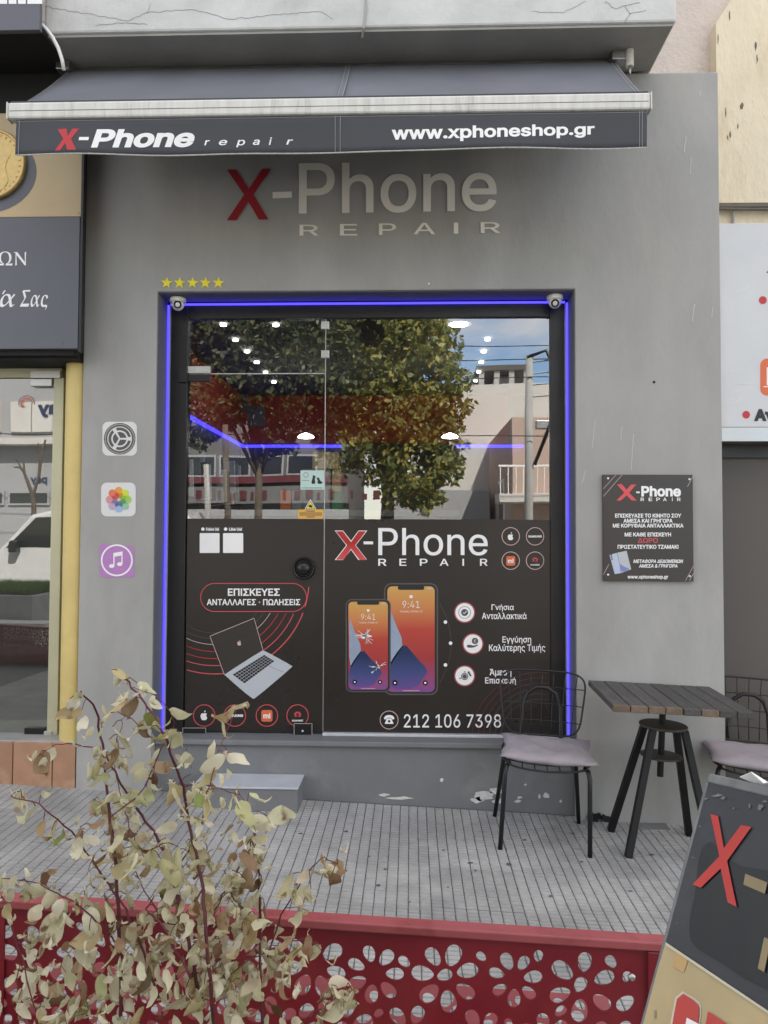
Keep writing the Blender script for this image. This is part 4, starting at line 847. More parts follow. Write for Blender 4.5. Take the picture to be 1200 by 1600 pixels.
# ------------------------------------------------------------------ stickers on wall and glass
def star(cx, cy, r): return [(cx+(r if k % 2 == 0 else r*.43)*math.sin(R(36*k+4)), cy-(r if k % 2 == 0 else r*.43)*math.cos(R(36*k+4))) for k in range(10)]
for k, nm in enumerate(('leftmost', 'second from left', 'middle', 'second from right', 'rightmost')):
    o = flat('star_sticker', [star(260.5+20.2*k, 442, 9.6)], surfY(-.0035), M['yellow'], None); tag(o, f'{nm} of the five yellow star stickers above the shop window', 'sticker', 'yellow star stickers')
    s = o.modifiers.new('solid', 'SOLIDIFY'); s.thickness = .001
def stick_root(name, label, x, y): return thing(name, label, 'sticker', tuple(P(x, y, 0)))
A1, A2, A3, A4 = surfY(-.002), surfY(-.003), surfY(-.004), surfY(-.005)
st = stick_root('gear_sticker', 'pale square sticker with a dark grey gear wheel on the left pilaster', 187, 686)
flat('backing', [rrect(160, 659, 214, 712, 9)], A1, M['stick'], st)
cx, cy = 187, 685.5
gear = []
for k in range(72):
    for a_, r in ((0, 24.4), (.5, 24.4), (.5, 21.6), (1, 21.6)): t = R(360*(k+a_)/72); gear.append((cx+r*math.cos(t), cy+r*math.sin(t)))
flat('gear_rim', [circ(cx, cy, 24.6, 60), circ(cx, cy, 23.6, 60)], A2, M['gearg'], st, evenodd=True); flat('gear_teeth', [gear, circ(cx, cy, 19.3, 60)], A2, M['gearg'], st, evenodd=True)
for k in range(3):
    t0 = 120*k+4
    flat('gear_spoke_gap', [[(cx+17.6*math.cos(R(t)), cy+17.6*math.sin(R(t))) for t in np.linspace(t0+6, t0+106, 18)]+[(cx+13.2*math.cos(R(t)), cy+13.2*math.sin(R(t))) for t in np.linspace(t0+104, t0+8, 18)]], A2, M['gearg'], st)
    flat('gear_hub', [[(cx+1.6*math.cos(R(t0+56)), cy+1.6*math.sin(R(t0+56)))]+[(cx+10.6*math.cos(R(t)), cy+10.6*math.sin(R(t))) for t in np.linspace(t0+5, t0+107, 16)]], A2, M['gearg'], st)
st = stick_root('flower_sticker', 'white square sticker with a rainbow petal flower on the left pilaster', 185, 780)
flat('backing', [rrect(158, 754, 212, 807, 9)], A1, M['stick'], st)
PC = [(232, 160, 60), (205, 220, 70), (160, 205, 90), (150, 195, 165), (160, 185, 220), (190, 165, 190), (215, 145, 150), (228, 120, 85)]
cx, cy = 185.5, 780.5
for k, c in enumerate(PC):
    t = R(45*k); pm = mat('petal_print', lin(*c), .5, var=.02); ps = rrect(-5.8, -20, 5.8, -3, 5.7)
    flat('petal', [[(cx+x*math.cos(t)-y*math.sin(t), cy+x*math.sin(t)+y*math.cos(t)) for x, y in ps]], surfY(-.0028-.0004*k), pm, st)
for k, c in enumerate([(215, 130, 50), (150, 185, 60), (90, 150, 80), (80, 120, 130), (80, 100, 150), (140, 110, 150), (190, 80, 80), (200, 80, 50)]):
    t = R(45*k+22); pm = mat('petal_overlap_print', lin(*c), .5, var=.02); flat('petal_overlap', [[(cx+x*math.cos(t)-y*math.sin(t), cy+x*math.sin(t)+y*math.cos(t)) for x, y in ((0, -2), (3.2, -8.5), (0, -12.5), (-3.2, -8.5))]], surfY(-.0066), pm, st)
st = stick_root('music_sticker', 'purple square sticker with a white music note in a ring, corner peeling', 183, 876)
flat('backing', [rrect(156, 849, 209.5, 902, 5)[:-7]+[(209.5, 854)]], A1, M['purple'], st)
flat('note_ring', ring(182.5, 875.5, 25, 2.6), A2, M['whitep'], st, evenodd=True)
flat('note', [[(177, 864), (191.5, 861.5), (191.5, 881), (189.5, 881), (189.5, 868), (179, 870), (179, 885), (177, 885)]], A2, M['whitep'], st)
for x, y in ((174.5, 884.5), (187, 881.5)): flat('note_head', [circ(x, y, 4.2, 20, 3.1)], A3, M['whitep'], st)
SGL = surfY(YG-.0012); SGL2 = surfY(YG-.0022); SGL3 = surfY(YG-.0032)
st = thing('pet_sticker', 'mint sticker with two black sitting pets on the door glass', 'sticker', tuple(P(488, 750, YG)))
flat('backing', [rrect(469.5, 735, 506.5, 765, .8)], SGL, M['mint'], st)
flat('pet', [smoothc([(486, 756), (488, 748), (489, 745), (488.5, 742), (489.5, 742.6), (491, 742.6), (492, 744), (494, 745), (492, 746.5), (492, 750), (493, 756)], 1)], SGL2, M['blackp'], st); flat('pet', [smoothc([(495.5, 756), (497, 750), (495, 748.5), (495, 745.5), (496.5, 746.5), (498, 746.8), (499, 746.2), (499, 749), (502, 753), (504, 752), (503.5, 756)], 1)], SGL2, M['blackp'], st)
flat('sticker_line', [bq(472, 762, 504, 762.8)], SGL2, M['gearg'], st); flat('sticker_ring', ring(478, 742, 4, .6), SGL2, M['gearg'], st, evenodd=True); flat('sticker_line', [bq(472, 750.5, 483, 751.1)], SGL2, M['gearg'], st)
st = thing('warning_sticker', 'amber warning sticker with a triangle at the foot of the door glass', 'sticker', tuple(P(487, 800, YG)))
flat('backing', [rrect(465.5, 796, 505, 810.5, 2)], SGL, M['amber'], st); flat('triangle', [[(485, 780), (494.5, 796.5), (475.5, 796.5)]], SGL, M['whitep'], st); flat('triangle', [[(485, 782.2), (492.7, 795.4), (477.3, 795.4)]], SGL2, M['blackp'], st); flat('triangle', [[(485, 783.7), (491.4, 794.7), (478.6, 794.7)]], SGL3, M['yellow'], st)
flat('camera_mark', [[(481.5, 792), (484, 788), (488, 790), (488, 793.5)]], surfY(YG-.0042), M['blackp'], st)
for k, (x0, x1) in enumerate(((478, 492), (468, 503), (468, 503), (479, 492))): flat('small_print', [bq(x0, 798+3*k, x1, 799.3+3*k)], SGL2, M['gearg'], st)
# ------------------------------------------------------------------ security cameras
def dome(px, py, label, aim):
    c = P(px, py, .10); z = ZT-.006
    o = thing('security_camera', label, 'security camera', (c[0], .10, z), group='security cameras in the window corners')
    MB().lathe((0, 0, 0), [(.044, 0), (.047, -.004), (.047, -.022), (.040, -.028)], 32).build('mount', M['camw'], o, world=False, smooth=False, bev=.002)
    mb = MB(); prof = [(.036*math.cos(a), -.036-.038*math.sin(a)) for a in np.linspace(-.7, 1.45, 14)]
    mb.lathe((0, 0, 0), prof, 32); mb.build('ball', M['camw'], o, world=False, smooth=True)
    d = Vector(aim).normalized(); q = d.to_track_quat('Z', 'Y')
    mb = MB().lathe((0, 0, 0), [(.023, .022), (.023, .034), (.020, .036), (.002, .030)], 24)
    e = mb.build('lens', M['lens'], o, world=False); e.location = (0, 0, -.036); e.rotation_euler = q.to_euler()
dome(278, 472, 'white dome security camera in the top left corner of the window recess', (.25, -1, -.35)); dome(867, 468, 'white dome security camera in the top right corner of the window recess', (-.15, -1, -.55))
# ------------------------------------------------------------------ plaque
pq = thing('wall_plaque', 'dark rectangular advertising plaque screwed to the right pilaster', 'sign', tuple(P(1013, 825, -.02)))
a, b = P(942, 741.5, -.02), P(1084, 908.5, -.02)
plm = mat('plaque_board', (.042, .036, .032), .35, var=.1, vs=4)
box('board', plm, pq, a[0], b[0], -.02, -.003, b[2], a[2], .001)
Q1, Q2, Q3 = surfY(-.0212), surfY(-.0222), surfY(-.0232)
flat('letter', [[(964, 757), (971, 756), (979, 765), (986, 757), (994, 757), (983, 770), (995, 782), (987, 782), (979, 774), (970, 782), (963, 782), (975.5, 770)]], Q1, M['redl'], pq)
flat('letter', [bq(994, 768, 999.5, 770.5)], Q1, whp, pq); text('Phone', bq(1002, 759.5, 1064, 776), Q1, whp, pq, bold=.035)
for ch, x in (('R', 1001), ('E', 1013.5), ('P', 1025.5), ('A', 1036), ('I', 1050), ('R', 1058)): text(ch, bq(x, 777.6, x+(1 if ch == 'I' else 5.6), 783), Q1, whp, pq, bold=.015)
for s, x0, x1, y0, y1, mm in (('ΕΠΙΣΚΕΥΑΣΕ ΤΟ ΚΙΝΗΤΟ ΣΟΥ', 961, 1064.5, 802.5, 808.8, whp), ('ΑΜΕΣΑ ΚΑΙ ΓΡΗΓΟΡΑ', 974, 1051, 810.5, 816.8, whp), ('ΜΕ ΚΟΡΥΦΑΙΑ ΑΝΤΑΛΛΑΚΤΙΚΑ', 957.5, 1068, 818, 824.5, whp), ('ΜΕ ΚΑΘΕ ΕΠΙΣΚΕΥΗ', 976, 1048.5, 832, 838.3, whp), ('ΔΩΡΟ', 996.5, 1028, 840.6, 848.2, M['redl']), ('ΠΡΟΣΤΑΤΕΥΤΙΚΟ ΤΖΑΜΑΚΙ', 965, 1060, 851.2, 857.6, whp), ('www.xphoneshop.gr', 980.5, 1044, 898.5, 905.5, whp)):
    text(s, bq(x0, y0, x1, y1), Q1, mm, pq, bold=.025 if mm is whp else .01)
for s, x0, x1, y0, y1 in (('ΜΕΤΑΦΟΡΑ ΔΕΔΟΜΕΝΩΝ', 989.5, 1067.5, 874, 879.8), ('ΑΜΕΣΑ & ΓΡΗΓΟΡΑ', 998, 1058.5, 881.4, 887)): text(s, bq(x0, y0, x1, y1), Q1, whp, pq, bold=.025, shear=.2)
lb = mat('pale_blue_print', (.50, .56, .72), .4, var=.05); lb2 = mat('blue_print', (.22, .26, .55), .4, var=.2, vs=20)
flat('phone_picture', [[(952.3, 867), (964, 863.8), (970.5, 895.5), (960.5, 897)]], Q1, lb, pq); flat('phone_picture', [[(964.5, 863.6), (979, 860.5), (986.3, 889.5), (971, 895.3)]], Q1, M['laptop'], pq); flat('phone_picture', [smoothc([(968.5, 880), (974, 885), (986, 889), (971, 895.3)], 1)], Q2, lb2, pq)
for y in (867.3, 870.5, 873.8): flat('phone_lens', [circ(955+(y-867)*.2, y, 1.2, 12)], Q2, M['blackp'], pq)
for pts in (((942.5, 764), (962.5, 742)), ((942.5, 776), (972, 742)), ((1074, 760.5), (1083.7, 743)), ((942.7, 898), (951.5, 881.5)), ((1077, 907.5), (1083.7, 896)), ((1071, 907.5), (1083.7, 884))):
    (x0, y0), (x1, y1) = pts; flat('corner_line', [stroke([(x0, y0), ((x0+x1)/2, (y0+y1)/2), (x1, y1)], .7)], Q1, pinkr, pq)
for x, y in ((950, 747.5), (1077, 749), (950, 898), (1077.5, 900.5)):
    c = P(x, y, -.02); MB().lathe((c[0], -.02, c[2]), [(.006, 0), (.006, .003), (.003, .005)], 14, 'y').build('screw', M['alum'], pq)

# ------------------------------------------------------------------ doorstep
dsx0, dsx1, dsy = -1.165, -.600, -.165
zt_ = .160
ds = thing('doorstep', 'grey concrete doorstep with a pale top below the shop door', 'step', ((dsx0+dsx1)/2, -.05, 0))
box('block', M['plinth'], ds, dsx0, dsx1, dsy, .064, -.06, zt_-.012, .006)
box('top_plate', mat('pale_step_top', (.52, .54, .56), .6, var=.1, vs=8), ds, dsx0-.004, dsx1+.004, dsy-.006, .0635, zt_-.0115, zt_, .003)  # top plate paler than the block below
dp = tag(MB().add([tuple(PG(x, y, .004)) for x, y in ((1000, 1287), (1040, 1287), (1047, 1296), (1001, 1295))], [(0, 1, 2, 3)]).build('drain_cover', M['plinth'], None, solid=.006), 'flat grey drain cover on the pavement under the table', 'drain cover')
gp = PG(938, 1286)
gb = MB()
rr = random.Random(4)
for k in range(9):
    a = rr.uniform(0, 6.28); gb.obox((gp[0]+rr.uniform(-.05, .05), -.018+rr.uniform(-.012, .01), gp[2]+.015+rr.uniform(-.004, .012)), (.025*math.cos(a), 0, .012*math.sin(a)), (0, .008, .003), (-.008*math.sin(a), 0, .010))
tag(gb.build('crumpled_bag', M['blackm'], None, bev=.003), 'small crumpled black scrap lying against the wall by the table leg', 'litter')

# ------------------------------------------------------------------ chairs
def chair(name, label, cx, cy, rz, group):
    o = thing(name, label, 'chair', (cx, cy, ground(cx, cy)), (SLOPE.x, SLOPE.y, R(rz)), group)
    m = M['chairm']; K = dict(world=False, smooth=True)
    # local: x right, -y front, z up
    for s in (-1, 1):
        MB().tube([(s*.185, -.16, .405), (s*.198, -.185, .395), (s*.205, -.196, .36), (s*.215, -.225, 0)], .0115, 10).build('leg', m, o, **K)
        MB().tube([(s*.15, .10, .405), (s*.175, .15, .385), (s*.19, .175, .34), (s*.225, .215, 0)], .0115, 10).build('leg', m, o, **K)
    up_ = [(-.105, .12, .40), (-.105, .185, .50), (-.098, .205, .62), (-.075, .213, .685), (-.03, .217, .715), (.03, .217, .715), (.075, .213, .685), (.098, .205, .62), (.105, .185, .50), (.105, .12, .40)]
    MB().tube(up_, .011, 10).build('back_support', m, o, **K)
    def bk(u, v):           # backrest surface, u -1..1, v 0..1
        wd = .195+.045*v; return (u*wd, .165+.06*v-.035*u*u*(1-.3*v)+0.012*math.sin(v*3), .47+.335*v)
    rim = []
    for t in np.linspace(0, 2*math.pi, 48, endpoint=False):
        c, s = math.cos(t), math.sin(t); e = .42; rim.append(bk(math.copysign(abs(c)**e, c), .5+.5*math.copysign(abs(s)**e, s)))
    MB().tube(rim, .0052, 8, closed=True).build('back_rim', m, o, **K)
    for u in np.linspace(-.78, .78, 7):
        lim = 0.02 if abs(u) < .7 else .05
        MB().tube([bk(u, v) for v in np.linspace(lim, 1-lim, 6)], .0028, 6).build('wire', m, o, **K)
    for v in (.22, .48, .74):
        MB().tube([bk(u, v) for u in np.linspace(-.985, .985, 10)], .0028, 6).build('wire', m, o, **K)
    def seat(u, v): return (u*(.215+.015*v*-1), -.215+.40*(v+1)/2, .425-.018*(1-u*u)*(1-.4*v)-.010*(v < -.9))
    rim = []
    for t in np.linspace(0, 2*math.pi, 48, endpoint=False):
        c, s = math.cos(t), math.sin(t); e = .45; rim.append(seat(math.copysign(abs(c)**e, c), math.copysign(abs(s)**e, s)))
    MB().tube(rim, .0052, 8, closed=True).build('seat_rim', m, o, **K)
    for u in np.linspace(-.8, .8, 7): MB().tube([seat(u, v) for v in np.linspace(-.96, .96, 6)], .0028, 6).build('wire', m, o, **K)
    for v in np.linspace(-.7, .7, 5): MB().tube([seat(u, v) for u in np.linspace(-.96, .96, 8)], .0028, 6).build('wire', m, o, **K)
    return o
def cushion(label, cx, cy, rz, seed, group, dz=.418):
    o = tag(bpy.data.objects.new('seat_cushion', None), None)
    bpy.data.objects.remove(o)
    rr = random.Random(seed); n = 22; vs, fs = [], []
    ph = [rr.uniform(0, 6.28) for _ in range(8)]
    for side in (0, 1):
        for j in range(n+1):
            for i in range(n+1):
                u, v = i/n*2-1, j/n*2-1
                pin = .028*(1-abs(u*v))*(max(abs(u), abs(v))**4)
                x, y = u*(.238-pin), v*(.228-pin)
                th = max(0, (1-abs(u)**3.2))**.6*max(0, (1-abs(v)**3.2))**.6
                wr = .005*math.sin(6*u+ph[0]+2*v)*math.sin(5*v+ph[1])+.003*math.sin(13*u+ph[2])*math.cos(11*v+ph[3])
                dip = -.014*math.exp(-(u*u+v*v)*3)
                z = .034+(.040*th+wr*th+dip*th if side == 0 else -.030*th) -.016*(1-u*u)
                vs.append((x+.004*math.sin(9*v+ph[4]), y+.004*math.sin(9*u+ph[5]), z))
        b = side*(n+1)**2
        for j in range(n):
            for i in range(n):
                q = (b+j*(n+1)+i, b+j*(n+1)+i+1, b+(j+1)*(n+1)+i+1, b+(j+1)*(n+1)+i); fs.append(q if side == 0 else q[::-1])
    me = bpy.data.meshes.new('seat_cushion'); me.from_pydata(vs, [], fs); bm = bmesh.new(); bm.from_mesh(me); bmesh.ops.remove_doubles(bm, verts=bm.verts, dist=.0005); bm.to_mesh(me); bm.free()
    ob = link('seat_cushion', me, M['cushion'], None, smooth=True); ob.location = (cx, cy, ground(cx, cy)+dz); ob.rotation_euler = (SLOPE.x, SLOPE.y, R(rz))
    return tag(ob, label, 'cushion', group)
CHX, CHY = .672, -.262
chair('wire_chair', 'black wire-back chair in front of the shop window', CHX, CHY, -4, 'wire chairs at the table'); cushion('lilac cushion on the chair in front of the shop window', CHX+.03, CHY-.02, -8, 1, 'lilac seat cushions')
C2 = (1.79, -.15)
chair('wire_chair', 'black wire-back chair cut off by the right edge, beyond the table', C2[0], C2[1], -14, 'wire chairs at the table'); cushion('lilac cushion on the chair at the right edge', C2[0]+.0, C2[1]-.02, -12, 2, 'lilac seat cushions')

# ------------------------------------------------------------------ table
TX, TY = 1.265, -.31
tb = thing('bistro_table', 'square wooden plank table on a black splayed steel base', 'table', (TX, TY, ground(TX, TY)), (SLOPE.x, SLOPE.y, 0))
K = dict(world=False)
tw, td, th = .645, .615, .752; y0 = -.392; nb_ = 8; pw = tw/nb_
for k in range(nb_):
    x0 = -tw/2-.034+k*pw; jit = random.uniform(-.004, .004); sk = .02
    MB().obox((x0+pw/2, y0+td/2, th+.012+random.uniform(-.001, .001)), (pw/2-.0018, 0, 0), (.012, td/2-.013, 0), (0, 0, .014)).build('plank', M['wood'], tb, bev=.003, **K)
    MB().obox((x0+pw/2-.012, y0+.012+jit, th+.011), (pw/2-.002, 0, 0), (0, .012, 0), (0, 0, .0155)).build('edge_block', M['woode'] if k in (0, 1, 2, 3, 5) else M['wood'], tb, bev=.003, **K)
for s in (-.18, .18): MB().box(-tw/2+.03, tw/2-.06, s-.10-.02, s-.10+.02, th-.022, th-.003).build('batten', M['tablem'], tb, **K)
for sx in (-1, 1):
    for sy in (-1, 1):
        a_ = Vector((sx*.078, sy*.065, .60)); b_ = Vector((sx*.205, sy*.165, 0)); d = (b_-a_).normalized(); s1 = Vector((1, 0, 0)).cross(d).normalized(); s2 = d.cross(s1)
        MB().obox((a_+b_)/2, d*((b_-a_).length/2), s1*.017, s2*.017).build('leg', M['tablem'], tb, bev=.003, **K)
MB().lathe((-.006, 0, .60), [(.115, 0), (.118, .004), (.118, .012), (.112, .015)], 40).build('top_disc', M['disc'], tb, **K)
MB().lathe((-.012, 0, .45), [(.10, 0), (.102, .003), (.102, .008), (.098, .010)], 40).build('lower_disc', M['disc'], tb, **K)
MB().cyl((-.012, 0, .35), (-.012, 0, th-.004), .016, n=16).build('screw_post', M['tablem'], tb, smooth=False, **K)
for k in range(30): pass
MB().lathe((0, 0, th-.02), [(.05, 0), (.05, .012), (.02, .014)], 24).build('post_flange', M['tablem'], tb, **K)

# ------------------------------------------------------------------ red barrier
BY = -2.80; BH = .782
bx0, bx1 = -1.25, P(1008, 1500, BY)[0]
def bz(x): return ground(x, BY)+BH
br = thing('barrier', 'dark red perforated metal barrier with flower-shaped cut-outs', 'barrier', (-.3, BY, ground(-.3, BY)))
contours = []
rr = random.Random(11)
H_ = .62; W_ = bx1-bx0
contours.append([(0, 0), (W_, 0), (W_, H_), (0, H_)])
holes = []
def addhole(cx, cy, a_, b_, ang):
    rmx = max(a_, b_)
    if cx-rmx < .012 or cx+rmx > W_-.012 or cy+rmx > H_-.012 or cy-rmx < .02: return
    for h in holes:
        d = math.hypot(h[0]-cx, h[1]-cy); ux, uy = (cx-h[0])/max(d, 1e-6), (cy-h[1])/max(d, 1e-6)
        def ext(A, B, an): c, s = ux*math.cos(an)+uy*math.sin(an), -ux*math.sin(an)+uy*math.cos(an); return A*B/math.sqrt((B*c)**2+(A*s)**2)
        if d < ext(a_, b_, ang)+ext(h[2], h[3], h[4])+.0045: return
    holes.append((cx, cy, a_, b_, ang))
fl = []
for j in range(5):
    for i in range(-1, 15): fl.append((.035+i*.128+(.064 if j % 2 else 0)+rr.uniform(-.008, .008), H_-.078-j*.114+rr.uniform(-.006, .006), rr.uniform(.85, 1.1), rr.uniform(0, 1)))
for (fx, fy, s, ph) in fl:
    n = rr.choice((6, 7, 7)); 
    for k in range(n):
        t = 2*math.pi*(k+ph)/n; L_ = s*rr.uniform(.9, 1.12)
        addhole(fx+.0415*s*math.cos(t), fy+.0415*s*math.sin(t), .0192*L_, .0132*L_, t)
for _ in range(3000):
    t = rr.uniform(0, 3.14); L_ = rr.uniform(.5, .9); addhole(rr.uniform(0, W_), rr.uniform(0, H_), .019*L_, .014*L_, t)
for (cx, cy, a_, b_, t) in holes:
    contours.append([(cx+a_*math.cos(q)*math.cos(t)-b_*(1+.18*math.cos(q))*math.sin(q)*math.sin(t), cy+a_*math.cos(q)*math.sin(t)+b_*(1+.18*math.cos(q))*math.sin(q)*math.cos(t)) for q in [2*math.pi*k/16 for k in range(16)]])
V, F = fill(contours, True)
me = bpy.data.meshes.new('perforated_panel'); me.from_pydata([(bx0+x, BY, bz(bx0+x)-.018-H_+y) for x, y in V], [], F); me.update()
link('perforated_panel', me, M['redpaint'], br, solid=.004)
# rear sheet leaning back below the top row of holes
me2 = bpy.data.meshes.new('rear_panel'); me2.from_pydata([(bx0+x, BY+.28-(H_-y)*.40, bz(bx0+x)-.27-(H_-y)*.60) for x, y in V], [], F); me2.update()
link('rear_panel', me2, M['redtop'], br, solid=.004)
def rail(name, x0, x1, ya, yb, z0, z1, m): return MB().add([(x, y, bz(x)+z) for z in (z0, z1) for x, y in ((x0, ya), (x1, ya), (x1, yb), (x0, yb))], [(3,2,1,0),(4,5,6,7),(0,1,5,4),(1,2,6,5),(2,3,7,6),(3,0,4,7)]).build(name, m, br, bev=.003)
xpe = P(1040, 1475, BY)[0]
rail('top_rail', bx0, xpe+.02, BY-.014, BY+.022, -.017, 0.0, M['redtop'])
rail('end_post', bx1+.001, xpe+.018, BY-.012, BY+.02, -BH+.01, -.018, M['redpaint'])
rail('bottom_rail', bx0, bx1, BY-.012, BY+.02, -.70, -.645, M['redpaint'])
rail('post', P(0, 1500, BY)[0]-.06, P(10, 1500, BY)[0], BY-.009, BY-.003, -BH+.01, -.018, M['redpaint'])
c = P(987, 1527, BY-.014); MB().lathe((c[0], BY-.012, c[2]), [(.007, 0), (.007, .004), (.004, .007)], 14, 'y').build('bolt', M['metal'], br)
b2 = thing('barrier', 'dark red perforated barrier mirrored low in the neighbouring glass door', 'barrier', (-4.15, -3.5, .06)); b2.scale = (.5, 1, .62)
for ch in list(br.children):
    c_ = ch.copy(); COL.objects.link(c_); c_.parent = b2
tag(br, group='perforated barriers'); tag(b2, group='perforated barriers')
tr = thing('planter_trough', 'planter trough behind the barrier holding the dry shrub', 'planter', (-.35, -3.0, ground(-.35, -3.0)))
z0 = ground(-.35, -3.0)
for nm, q in (('trough_wall', (-1.1, .3, -3.22, -3.20, z0, z0+.36)), ('trough_wall', (-1.1, .3, -2.86, -2.84, z0, z0+.36)), ('trough_wall', (-1.1, -1.08, -3.199, -2.861, z0, z0+.36)), ('trough_wall', (.28, .3, -3.199, -2.861, z0, z0+.36))): box(nm, M['redpaint'], tr, *q, .003)
box('soil', M['dirt'], tr, -1.079, .279, -3.198, -2.862, z0+.02, z0+.30)

# ------------------------------------------------------------------ dry shrub
sh = thing('dry_shrub', 'withered shrub with plum stems and curled pale leaves in front of the barrier', 'shrub', (-.35, -3.03, z0+.30))
STEMS = [
 ([(205, 2050), (195, 1750), (190, 1600), (187, 1450), (178, 1330), (170, 1265), (162, 1180), (150, 1110), (128, 1085)], .0048, -3.04),
 ([(345, 2050), (330, 1700), (312, 1560), (295, 1470), (272, 1380), (250, 1320), (215, 1262), (190, 1225), (166, 1182)], .0048, -3.02),
 ([(352, 2050), (340, 1700), (325, 1500), (316, 1390), (298, 1300), (286, 1230), (262, 1165), (252, 1140), (232, 1105), (205, 1072), (188, 1050)], .0042, -3.06),
 ([(430, 2050), (415, 1750), (409, 1560), (407, 1450), (404, 1350), (398, 1300)], .0042, -3.0),
 ([(300, 1530), (250, 1440), (230, 1420), (270, 1365), (310, 1305), (322, 1250), (338, 1190), (352, 1150), (368, 1112)], .0022, -3.05),
 ([(250, 1560), (205, 1440), (160, 1370), (120, 1310), (70, 1265), (18, 1243)], .0026, -3.03),
 ([(290, 1560), (330, 1440), (352, 1390), (388, 1330), (392, 1310)], .0024, -2.99),
 ([(409, 1520), (440, 1432), (470, 1378), (500, 1342), (528, 1350)], .0020, -3.0),
 ([(410, 1680), (470, 1600), (520, 1562), (545, 1535)], .0018, -3.02),
 ([(190, 1660), (140, 1640), (90, 1660), (30, 1560), (34, 1500), (75, 1455), (110, 1440)], .0018, -3.03),
 ([(187, 1480), (140, 1430), (90, 1395), (40, 1376), (-10, 1373)], .0020, -3.05),
 ([(316, 1390), (260, 1440), (180, 1300), (150, 1250)], .0016, -3.04),
 ([(172, 1275), (220, 1240), (243, 1190), (270, 1130), (252, 1095), (215, 1075)], .0016, -3.05),
 ([(162, 1180), (130, 1165), (90, 1163), (60, 1180)], .0017, -3.04),
 ([(286, 1230), (315, 1225), (345, 1232), (380, 1248), (400, 1300)], .0015, -3.05),
 ([(407, 1450), (370, 1410), (350, 1400), (300, 1480)], .0017, -2.98),
 ([(250, 1320), (226, 1330), (205, 1300), (190, 1250), (180, 1180), (188, 1140), (195, 1120)], .0015, -3.06),
 ([(312, 1560), (360, 1520), (430, 1480), (470, 1470), (500, 1478)], .0018, -3.02),
 ([(195, 1750), (120, 1690), (60, 1590), (20, 1450), (0, 1400)], .0022, -3.06),
]
def cr_spline(p, n=5):
    p = [p[0]]+list(p)+[p[-1]]; o = []
    for i in range(1, len(p)-2):
        a, b, c, d = map(np.array, p[i-1:i+3])
        for k in range(n):
            t = k/n; o.append(.5*((2*b)+(-a+c)*t+(2*a-5*b+4*c-d)*t*t+(-a+3*b-3*c+d)*t**3))
    o.append(np.array(p[-2])); return o
stem_pts = []
for si, (pp, r, Y) in enumerate(STEMS):
    pt = [P(x, y, Y+.035*math.sin(i*1.3+si)*(y < 1590)) for i, (x, y) in enumerate(pp)]
    sp = cr_spline(pt); n = len(sp); sp = [q+rng.normal(0, .0012, 3) for q in sp]
    MB().tube(sp, [r*.78*(1-.62*k/n) for k in range(n)], 6).build('stem', M['stem'], sh, smooth=True)
    stem_pts.append(sp)
def leaf_mesh(seed):
    rr = random.Random(seed); nl, nw = 11, 4; vs, fs = [], []
    fold = rr.uniform(.1, 1.0); curl = rr.uniform(-2.0, 3.2); tw = rr.uniform(-2.2, 2.2); wav = rr.uniform(.10, .38); ph = rr.uniform(0, 6.28); wmax = rr.uniform(.24, .38); sway = rr.uniform(-.12, .12)
    if seed % 4 == 3: fold = rr.uniform(1.2, 2.2); curl = rr.uniform(2.5, 5.0); wmax = .22; tw = rr.uniform(-4, 4)      # shrivelled
    ang = rr.uniform(-.5, .5); x = z = 0
    for j in range(nl+1):
        t = j/nl; wd = wmax*1.9*(t**.62)*((1-t)**.95)*(1+.25*(1-t))+(.012*(1-t))
        for i in range(nw+1):
            u = i/nw*2-1; f = fold*abs(u)*(1 if u > 0 else .75); lx = u*wd*math.cos(f*.8); lz = abs(u)*wd*math.sin(f*.8)+wav*wd*math.sin(9*t+ph+(2.2 if u > 0 else 0))*abs(u)+.05*wd*math.sin(17*t+u*4+ph)
            a = tw*t*t; px, pz = lx*math.cos(a)-lz*math.sin(a), lx*math.sin(a)+lz*math.cos(a)
            vs.append((px+sway*math.sin(3*t), pz*math.cos(ang)+z, x-pz*math.sin(ang)*.6))
        ang += curl/nl*(.3+1.4*t); x -= math.cos(ang)/nl; z += math.sin(ang)/nl
    for j in range(nl):
        for i in range(nw): q = j*(nw+1)+i; fs.append((q, q+1, q+nw+2, q+nw+1))
    me = bpy.data.meshes.new('leaf'); me.from_pydata(vs, [], fs); me.update(); me.polygons.foreach_set('use_smooth', [True]*len(fs)); me.materials.append(M['dry'])
    return me
LM = [leaf_mesh(k) for k in range(28)]
def put_leaf(p, size, rr, k=None):
    o = bpy.data.objects.new('leaf', LM[rr.randrange(28) if k is None else k]); COL.objects.link(o); o.parent = sh
    o.location = Vector(p)-sh.location; o.rotation_euler = (rr.gauss(0, .6), rr.gauss(0, .6), rr.uniform(0, 6.28)); s = size; o.scale = (s, s, s)
rr = random.Random(5); NL = 0
pet = MB()
spots = []
for si, sp in enumerate(stem_pts):
    n = len(sp)
    for k in range(n):
        d = np.array(sp[k])-CAM; dd = d@FW; py = 800-FPX*(d@UP)/dd; px = 600+FPX*(d@RT)/dd
        if py > 1640 or px < -40: continue
        dens = .55 if py < 1180 else .85 if py < 1300 else 1.15
        if k == n-1: dens = 2.5
        c = int(dens)+(rr.random() < dens-int(dens))
        for _ in range(c): spots.append(sp[k])
